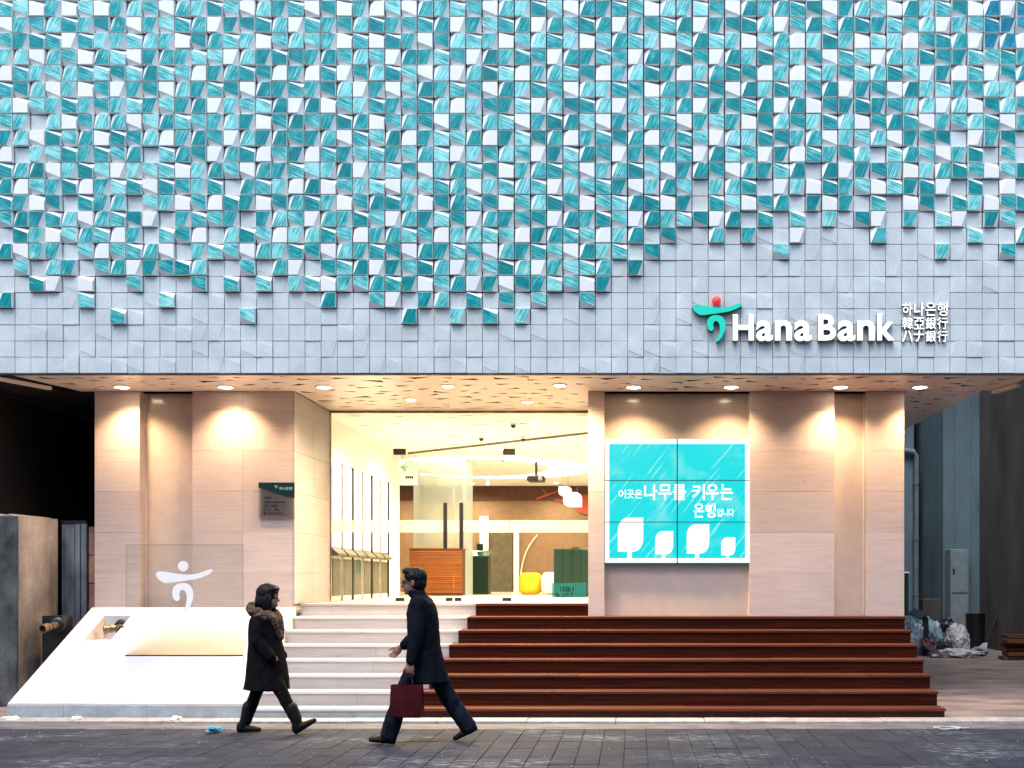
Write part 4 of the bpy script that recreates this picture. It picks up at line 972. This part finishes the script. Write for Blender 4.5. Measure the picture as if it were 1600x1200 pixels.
for k in range(6):
    y = 20.3 + R.uniform(-.1, .1); w_ = R.uniform(-.1, .1)
    o = MB().cbox(7.35 + w_, 8.17 + w_ * .2, y, y + .35, .014 + k * .085, .085 + k * .085, .004).build('timber_plank', 'wood_plank')
    tag(o, ['bottom', 'second lowest', 'third lowest', 'third highest', 'second highest', 'topmost'][k] + ' reddish timber plank in the stack by the alley wall', 'plank', 'stacked planks')

# ------------------------------------------------------------------ unseen block added behind the camera to cut off the low sky
ob = empty('sky_blocker', (0, -7, 0), 'plain grey block added across the street to cut off low sky light', 'building')
part(MB().box(-26, 22, -14, -7, -.03, 11.5), 'wall', 'alley_wall_brown', ob)
for i in range(16):
    for j in range(3):
        x = -24 + i * 2.9; part(MB().box(x, x + 1.7, -7.0, -6.95, 1.2 + j * 3.4, 3.0 + j * 3.4), 'window', 'black_metal', ob)

# ------------------------------------------------------------------ litter
lump('paper_scrap', (PX(335, 10.75), 10.75, .03), (.07, .05, .03), 'litter_blue', 'crumpled bright blue scrap of paper on the paving', 'litter', 11, None, .7)
cu = [(PX(1480, 11.0) + .13 * math.cos(t / 3.2) * (1 + .2 * math.sin(t)), 11.0 + .10 * math.sin(t / 3.2), .012 + .012 * abs(math.sin(t * .7))) for t in range(24)] + [(PX(1480, 11.0) + .13 + .04 * t, 11.0 + .02 * t, .012) for t in range(4)]
tag(MB().tube(cu, .006, 5).build('wire_loop', 'wire_white'), 'loop of white wire lying on the paving by the alley', 'wire')
for k, (px_, py_, rr_, lb) in enumerate(((18, 1122, .07, 'crumpled pale paper at the left corner of the plinth'), (120, 1125, .045, 'small pale paper scrap under the middle of the plinth'), (276, 1126, .045, 'small tan paper scrap at the right end of the plinth'))):
    Yk = 11.62; x = PX(px_, Yk); lump('paper_scrap', (x, Yk, .02), (rr_, .05, .025), 'cream', lb, 'litter', 20 + k, 'scraps on the kerb', .7)

gr = MB()
for k in range(420):
    y = R.uniform(8.4, 11.75); x = R.uniform(-7.5, 5.2); r_ = R.uniform(.003, .010) * (1.6 if R.random() < .06 else 1); a = R.uniform(0, 6.28); z = .004 if y < 11.06 else (.001 if y < 11.5 else .026)
    gr.add([(x + r_ * math.cos(a + q * 1.57) * R.uniform(.6, 1.3), y + r_ * math.sin(a + q * 1.57), z + (.004 if q % 2 else 0)) for q in range(4)] + [(x, y, z + r_ * .5)], [(0, 1, 4), (1, 2, 4), (2, 3, 4), (3, 0, 4)])
tag(gr.build('grit', 'kerb_stone'), 'pale grit and crumbs scattered over the paving', 'grit', kind='stuff')

# ------------------------------------------------------------------ people
def remesh(mb, name, m, voxel, smooth_it=6):
    me = bpy.data.meshes.new(name); me.from_pydata(mb.v, [], mb.f); me.update()
    ob = bpy.data.objects.new(name, me); C.objects.link(ob)
    md = ob.modifiers.new('r', 'REMESH'); md.mode = 'VOXEL'; md.voxel_size = voxel
    if smooth_it: s = ob.modifiers.new('s', 'SMOOTH'); s.factor = .5; s.iterations = smooth_it
    bpy.context.view_layer.update()
    out = bpy.data.meshes.new_from_object(ob.evaluated_get(bpy.context.evaluated_depsgraph_get()))
    bpy.data.objects.remove(ob); bpy.data.meshes.remove(me)
    out.name = name; out.materials.clear(); out.materials.append(MATS[m]); out.polygons.foreach_set('use_smooth', [True] * len(out.polygons))
    o = bpy.data.objects.new(name, out); C.objects.link(o); return o
def ruffle(me, amp, c):                                          # combed strands and loose ends
    for v in me.vertices:
        d_ = v.co - c; a = math.atan2(d_.y, d_.x); e = d_.z
        k = noise.noise(Vector((a * 9, e * 14, 3))) + .8 * noise.noise(Vector((a * 24, e * 20, 7)))
        v.co += d_.normalized() * amp * k
def limb(mb, pts, rad, n=14):
    mb.tube(pts, rad, n)
    for p, r in zip(pts, rad): mb.ell(p, (r, r, r), None, 12, 8)
def ring_loft(mb, rings, n=28, fold=0.0):                      # rings: (cx, z, half length fwd, half width)
    v = []; f = []
    for i, (cx, z, a, b) in enumerate(rings):
        for k in range(n):
            t = 2 * math.pi * k / n; w = 1 + fold * (i / len(rings)) ** 2 * math.sin(t * 5 + 1)
            v.append((cx + a * math.cos(t) * w, b * math.sin(t) * w, z))
    for i in range(len(rings) - 1):
        for k in range(n): f.append((i * n + k, i * n + (k + 1) % n, (i + 1) * n + (k + 1) % n, (i + 1) * n + k))
    f.append(list(range(n))); f.append([len(v) - n + k for k in range(n)][::-1])
    mb.add(v, f)
def head(mb, c, s=1.0):                                         # c: centre of the head; faces +x
    c = Vector(c)
    mb.ell(c + Vector((-.012, 0, .03)) * s, (.098 * s, .076 * s, .098 * s)); mb.ell(c + Vector((.018, 0, -.045)) * s, (.070 * s, .058 * s, .078 * s))
    mb.ell(c + Vector((.060, 0, -.095)) * s, (.024 * s, .026 * s, .020 * s), None, 10, 8)                # chin
    mb.ell(c + Vector((.098, 0, -.030)) * s, (.020 * s, .014 * s, .016 * s), None, 10, 8); mb.tube([c + Vector((.082, 0, .02)) * s, c + Vector((.102, 0, -.026)) * s], [.008 * s, .012 * s], 8)   # nose
    mb.ell(c + Vector((.084, 0, -.066)) * s, (.012 * s, .026 * s, .008 * s), None, 10, 8); mb.ell(c + Vector((.081, 0, -.080)) * s, (.012 * s, .022 * s, .009 * s), None, 10, 8)                  # lips
    for sd in (-1, 1):
        mb.ell(c + Vector((.076, .031 * sd, .006)) * s, (.013 * s, .015 * s, .010 * s), None, 10, 8)     # eye
        mb.ell(c + Vector((.080, .031 * sd, .026)) * s, (.012 * s, .024 * s, .007 * s), None, 10, 8)     # brow
        mb.ell(c + Vector((-.008, .078 * sd, -.008)) * s, (.020 * s, .010 * s, .032 * s), None, 10, 8)   # ear
def hand(mb, w, d, side, s=1.0, curl=.9):                       # wrist, direction, thumb side (+1/-1 along forward)
    w = Vector(w); d = Vector(d).normalized(); f = Vector((1, 0, 0)) - d * d.x; f = f.normalized() if f.length > .05 else Vector((0, 0, 1)); nrm = d.cross(f)
    mb.ell(w + d * .045 * s, (.045 * s, .045 * s, .045 * s), Matrix((tuple(d * 1.15), tuple(f * .95), tuple(nrm * .42))).transposed())
    for k, (o_, L) in enumerate(((.030, .070), (.011, .080), (-.009, .074), (-.028, .058))):
        b = w + d * .085 * s + f * o_ * s; c1 = d * math.cos(.4 * curl) + nrm * side * math.sin(.4 * curl); c2 = d * math.cos(1.2 * curl) + nrm * side * math.sin(1.2 * curl)
        limb(mb, [w + d * .06 * s + f * o_ * s, b, b + c1 * L * .5 * s, b + c1 * L * .5 * s + c2 * L * .5 * s], [.010 * s, .0095 * s, .009 * s, .0075 * s], 8)
    t0 = w + d * .03 * s + f * .028 * s
    limb(mb, [t0, t0 + (d * .6 + f * .7) * .035 * s, t0 + (d * .95 + f * .55) * .07 * s], [.013 * s, .011 * s, .009 * s], 8)
def shoe(mb, heel, toe, r, ankle, boot):
    heel, toe, ankle = Vector(heel), Vector(toe), Vector(ankle); d = (toe - heel); L = d.length; d.normalize(); up = Vector((0, 1, 0)).cross(d); up = up if up.z > 0 else -up
    for k in range(9):
        t = k / 8; p = heel + d * L * t; w = r * (.85 + .35 * math.sin(min(1, t * 1.25) * math.pi * .85)) * (1 if t < .9 else .8); h = r * (1.25 - .65 * t)
        mb.ell(p + up * h * .75, (L * .1, w, h), Matrix((tuple(d), (0, 1, 0), tuple(up))).transposed(), 12, 8)
    limb(mb, [heel + d * L * .18 + up * r, ankle], [r * 1.15, boot], 12)
def folds(me, amp, sx=7, sz=3.2):
    me.update(); nn = [v.normal.copy() for v in me.vertices]
    for v, q in zip(me.vertices, nn):
        p = v.co; k = noise.noise(Vector((p.x * sx, p.y * sx, p.z * sz))) + .5 * noise.noise(Vector((p.x * sx * 2.3, p.y * sx * 2.3, p.z * sz * 3 + 5)))
        v.co += q * amp * k
def finish_person(body, loc, rotz, kids, label):
    for k in kids:
        if k.name.startswith('coat'): folds(k.data, .010)
        if k.name.startswith('trousers'): folds(k.data, .007, 5, 9)
    body.location = loc; body.rotation_euler = (0, 0, rotz); body.name = 'person'; tag(body, label, 'person', 'people walking past')
    for k in kids: k.parent = body

def make_man():
    hip, sh = Vector((-.06, 0, .90)), Vector((-.03, 0, 1.37)); hd = Vector((.055, 0, 1.575))
    b = MB(); head(b, hd, 1.06); limb(b, [(-.015, 0, 1.38), (.03, 0, 1.50)], [.065, .055])
    ring_loft(b, [(-.06, .84, .10, .15), (-.05, 1.0, .10, .145), (-.03, 1.2, .11, .17), (-.03, 1.36, .09, .18), (-.02, 1.43, .05, .08)])
    LF = [(-.06, .09, .88), (.14, .10, .48), (.27, .10, .12)]; LB = [(-.06, -.09, .88), (-.26, -.10, .46), (-.47, -.10, .15)]
    for L in (LF, LB): limb(b, L, [.075, .05, .035])
    wl_, wr = Vector((.03, .27, .80)), Vector((.235, -.22, .925))
    limb(b, [(-.04, .19, 1.35), (-.03, .25, 1.07), wl_], [.05, .04, .028]); limb(b, [(-.03, -.19, 1.35), (.03, -.25, 1.08), wr], [.05, .04, .028])
    hand(b, wl_, (.02, 0, -1), 1, 1.05, 1.5); hand(b, wr, (.62, .05, -.75), -1, .98, 1.1)
    body = remesh(b, 'person', 'skin', .0065, 2)
    c = MB(); ring_loft(c, [(-.10, .60, .185, .225), (-.085, .75, .165, .21), (-.06, .95, .15, .19), (-.04, 1.12, .155, .205), (-.03, 1.27, .15, .215), (-.03, 1.37, .125, .20), (-.015, 1.42, .09, .13), (.0, 1.46, .075, .08)], 32, .06)
    limb(c, [(-.035, .185, 1.36), (-.03, .25, 1.07), (.02, .268, .83)], [.085, .07, .052]); limb(c, [(-.03, -.185, 1.36), (.03, -.25, 1.085), (.20, -.225, .945)], [.085, .07, .052])
    coat = remesh(c, 'coat', 'coat_navy', .011, 5)
    col = MB(); ring_loft(col, [(.01, 1.43, .085, .085), (.02, 1.47, .088, .084), (.03, 1.50, .085, .08)], 24); collar = remesh(col, 'collar', 'coat_navy', .009, 2)
    t = MB()
    limb(t, [(-.06, .09, .86), (.05, .10, .66), (.145, .10, .47), (.215, .10, .28), (.27, .10, .10)], [.115, .105, .088, .085, .088]); limb(t, [(-.06, -.09, .86), (-.16, -.10, .66), (-.255, -.10, .46), (-.36, -.10, .30), (-.46, -.10, .15)], [.115, .105, .088, .085, .088])
    t.ell((-.06, 0, .86), (.14, .17, .12)); tr = remesh(t, 'trousers', 'trousers_navy', .011, 4)
    s1 = MB(); shoe(s1, (.225, .10, .012), (.45, .10, .028), .045, (.265, .10, .12), .05); s2 = MB(); shoe(s2, (-.545, -.10, .115), (-.345, -.10, .012), .045, (-.475, -.10, .16), .05)
    sh1, sh2 = remesh(s1, 'shoe', 'shoe_black', .007, 2), remesh(s2, 'shoe', 'shoe_black', .007, 2)
    h = MB(); h.ell(hd + Vector((-.022, 0, .050)), (.112, .093, .100)); h.ell(hd + Vector((-.055, 0, -.01)), (.072, .088, .085))
    h.ell(hd + Vector((.045, 0, .105)), (.065, .07, .04))
    hair = remesh(h, 'hair', 'hair_black', .006, 4); ruffle(hair.data, .007, hd)
    g = MB(); 
    for sd in (-1, 1):
        g.tube([hd + Vector((.098, .012 * sd, .008)), hd + Vector((.102, .055 * sd, .010)), hd + Vector((.06, .086 * sd, .012)), hd + Vector((-.01, .092 * sd, .006))], .004, 6)
        g.ell(hd + Vector((.103, .034 * sd, .002)), (.004, .022, .017), None, 12, 6)
    gl = g.build('glasses', 'black_plastic')
    finish_person(body, (PX(655, 10.1), 10.1, 0), math.pi, [coat, collar, tr, sh1, sh2, hair, gl], 'person in a dark knee-length coat and blue trousers carrying a maroon bag')
    # local y of +.27 becomes the camera side after the half turn
    bag = empty('shopping_bag', (PX(655, 10.1) - .06, 10.1 - .27, .29), 'maroon shopping bag held low beside the dark coat', 'bag')
    bx = bag.location.x; by = bag.location.y
    v = []
    for (z, w, t_) in ((.29, .145, .055), (.31, .15, .06), (.46, .152, .05), (.60, .150, .028)):
        v += [(bx - w, by - t_, z), (bx, by - t_ * 1.25, z), (bx + w, by - t_, z), (bx + w * .96, by, z), (bx + w, by + t_, z), (bx, by + t_ * 1.25, z), (bx - w, by + t_, z), (bx - w * .96, by, z)]
    f = [(i * 8 + k, i * 8 + (k + 1) % 8, i * 8 + 8 + (k + 1) % 8, i * 8 + 8 + k) for i in range(3) for k in range(8)] + [tuple(range(8))]
    part(MB().add(v, f), 'body', 'bag_maroon', bag)
    for sy in (-.02, .02): part(MB().tube([(bx - .06, by + sy, .60), (bx - .045, by + sy * .8, .66), (bx, by + sy * .3, .715), (bx + .045, by + sy * .8, .66), (bx + .06, by + sy, .60)], .005, 6), 'handle', 'bag_black', bag)
make_man()

def make_woman():
    hd = Vector((.035, 0, 1.415)); b = MB(); head(b, hd, .98); limb(b, [(-.01, 0, 1.22), (.015, 0, 1.34)], [.055, .048])
    ring_loft(b, [(0, .78, .09, .14), (0, .95, .085, .12), (0, 1.1, .09, .14), (-.01, 1.21, .07, .15), (-.01, 1.27, .04, .07)])
    limb(b, [(0, .08, .80), (-.12, .09, .42), (-.23, .09, .11)], [.07, .045, .032]); limb(b, [(0, -.08, .80), (.21, -.09, .42), (.36, -.09, .13)], [.07, .045, .032])
    w1, w2 = Vector((.05, .19, .84)), Vector((.08, -.19, .84))
    limb(b, [(-.02, .15, 1.20), (-.06, .20, .97), w1], [.042, .034, .024]); limb(b, [(-.01, -.155, 1.20), (-.03, -.215, .97), w2], [.042, .034, .024])
    hand(b, w1, (.5, -.35, -.7), 1, .92, 1.0); hand(b, w2, (.5, .35, -.7), -1, .92, 1.0)
    body = remesh(b, 'person', 'skin', .006, 2)
    c = MB(); ring_loft(c, [(.01, .46, .235, .225), (.015, .60, .215, .215), (.01, .78, .19, .195), (.0, .95, .17, .18), (-.005, 1.08, .165, .185), (-.01, 1.19, .145, .185), (-.005, 1.26, .10, .13)], 32, .05)
    limb(c, [(-.02, .145, 1.19), (-.06, .195, .97), (.08, .185, .82)], [.078, .07, .058]); limb(c, [(-.01, -.145, 1.19), (-.02, -.195, .97), (.11, -.185, .82)], [.078, .07, .058])
    for s_ in (.205, -.205): c.ell((.11, s_ * .86, .80), (.065, .04, .07))
    coat = remesh(c, 'coat', 'coat_black', .011, 5)
    t = MB(); limb(t, [(0, .08, .78), (-.06, .09, .60), (-.13, .09, .42), (-.19, .09, .25), (-.225, .09, .12)], [.10, .085, .066, .062, .05]); limb(t, [(0, -.08, .78), (.11, -.09, .60), (.205, -.09, .42), (.29, -.09, .26), (.35, -.09, .13)], [.10, .085, .066, .062, .05])
    t.ell((0, 0, .80), (.13, .15, .1)); tr = remesh(t, 'trousers', 'trousers_black', .01, 4)
    bo = []
    for heel, toe, ank, cuff in (((-.315, .09, .010), (-.10, .09, .012), (-.235, .09, .15), (-.205, .09, .27)), ((.352, -.09, .018), (.545, -.09, .135), (.345, -.09, .17), (.295, -.09, .28))):
        s = MB(); shoe(s, heel, toe, .043, ank, .058); limb(s, [ank, cuff], [.06, .068]); bo.append(remesh(s, 'boot', 'shoe_black', .008, 2))
    h = MB(); h.ell(hd + Vector((-.020, 0, .045)), (.112, .094, .104)); h.ell(hd + Vector((-.055, 0, -.035)), (.085, .094, .115)); h.ell(hd + Vector((.055, 0, .085)), (.05, .078, .04))
    for sd in (-1, 1): h.ell(hd + Vector((.005, .078 * sd, -.05)), (.055, .025, .10))
    hair = remesh(h, 'hair', 'hair_black', .006, 4); ruffle(hair.data, .007, hd)
    f = MB()
    for k in range(150):                                        # thick fur collar: many tufts along a loop that drops at the front
        a = R.uniform(0, 6.28); tilt = math.cos(a); base = Vector((-.02 + .125 * math.cos(a), .155 * math.sin(a), 1.255 - .055 * tilt + R.uniform(-.035, .035)))
        r_ = R.uniform(.030, .052); f.ell(base + Vector((R.uniform(-.02, .02), R.uniform(-.02, .02), 0)), (r_, r_, r_ * .8), None, 8, 6)
    for k in range(60):
        u = R.random(); sd = R.choice((-1, 1)); base = Vector((.11 + .05 * u, sd * (.11 - .09 * u), 1.20 - .20 * u)); r_ = R.uniform(.026, .042); f.ell(base, (r_, r_, r_), None, 8, 6)
    fur = remesh(f, 'fur_collar', 'fur', .009, 1)
    finish_person(body, (PX(415, 10.7), 10.7, 0), 0, [coat, tr] + bo + [hair, fur], 'person in a black hooded coat with brown fur collar striding in black boots')
make_woman()
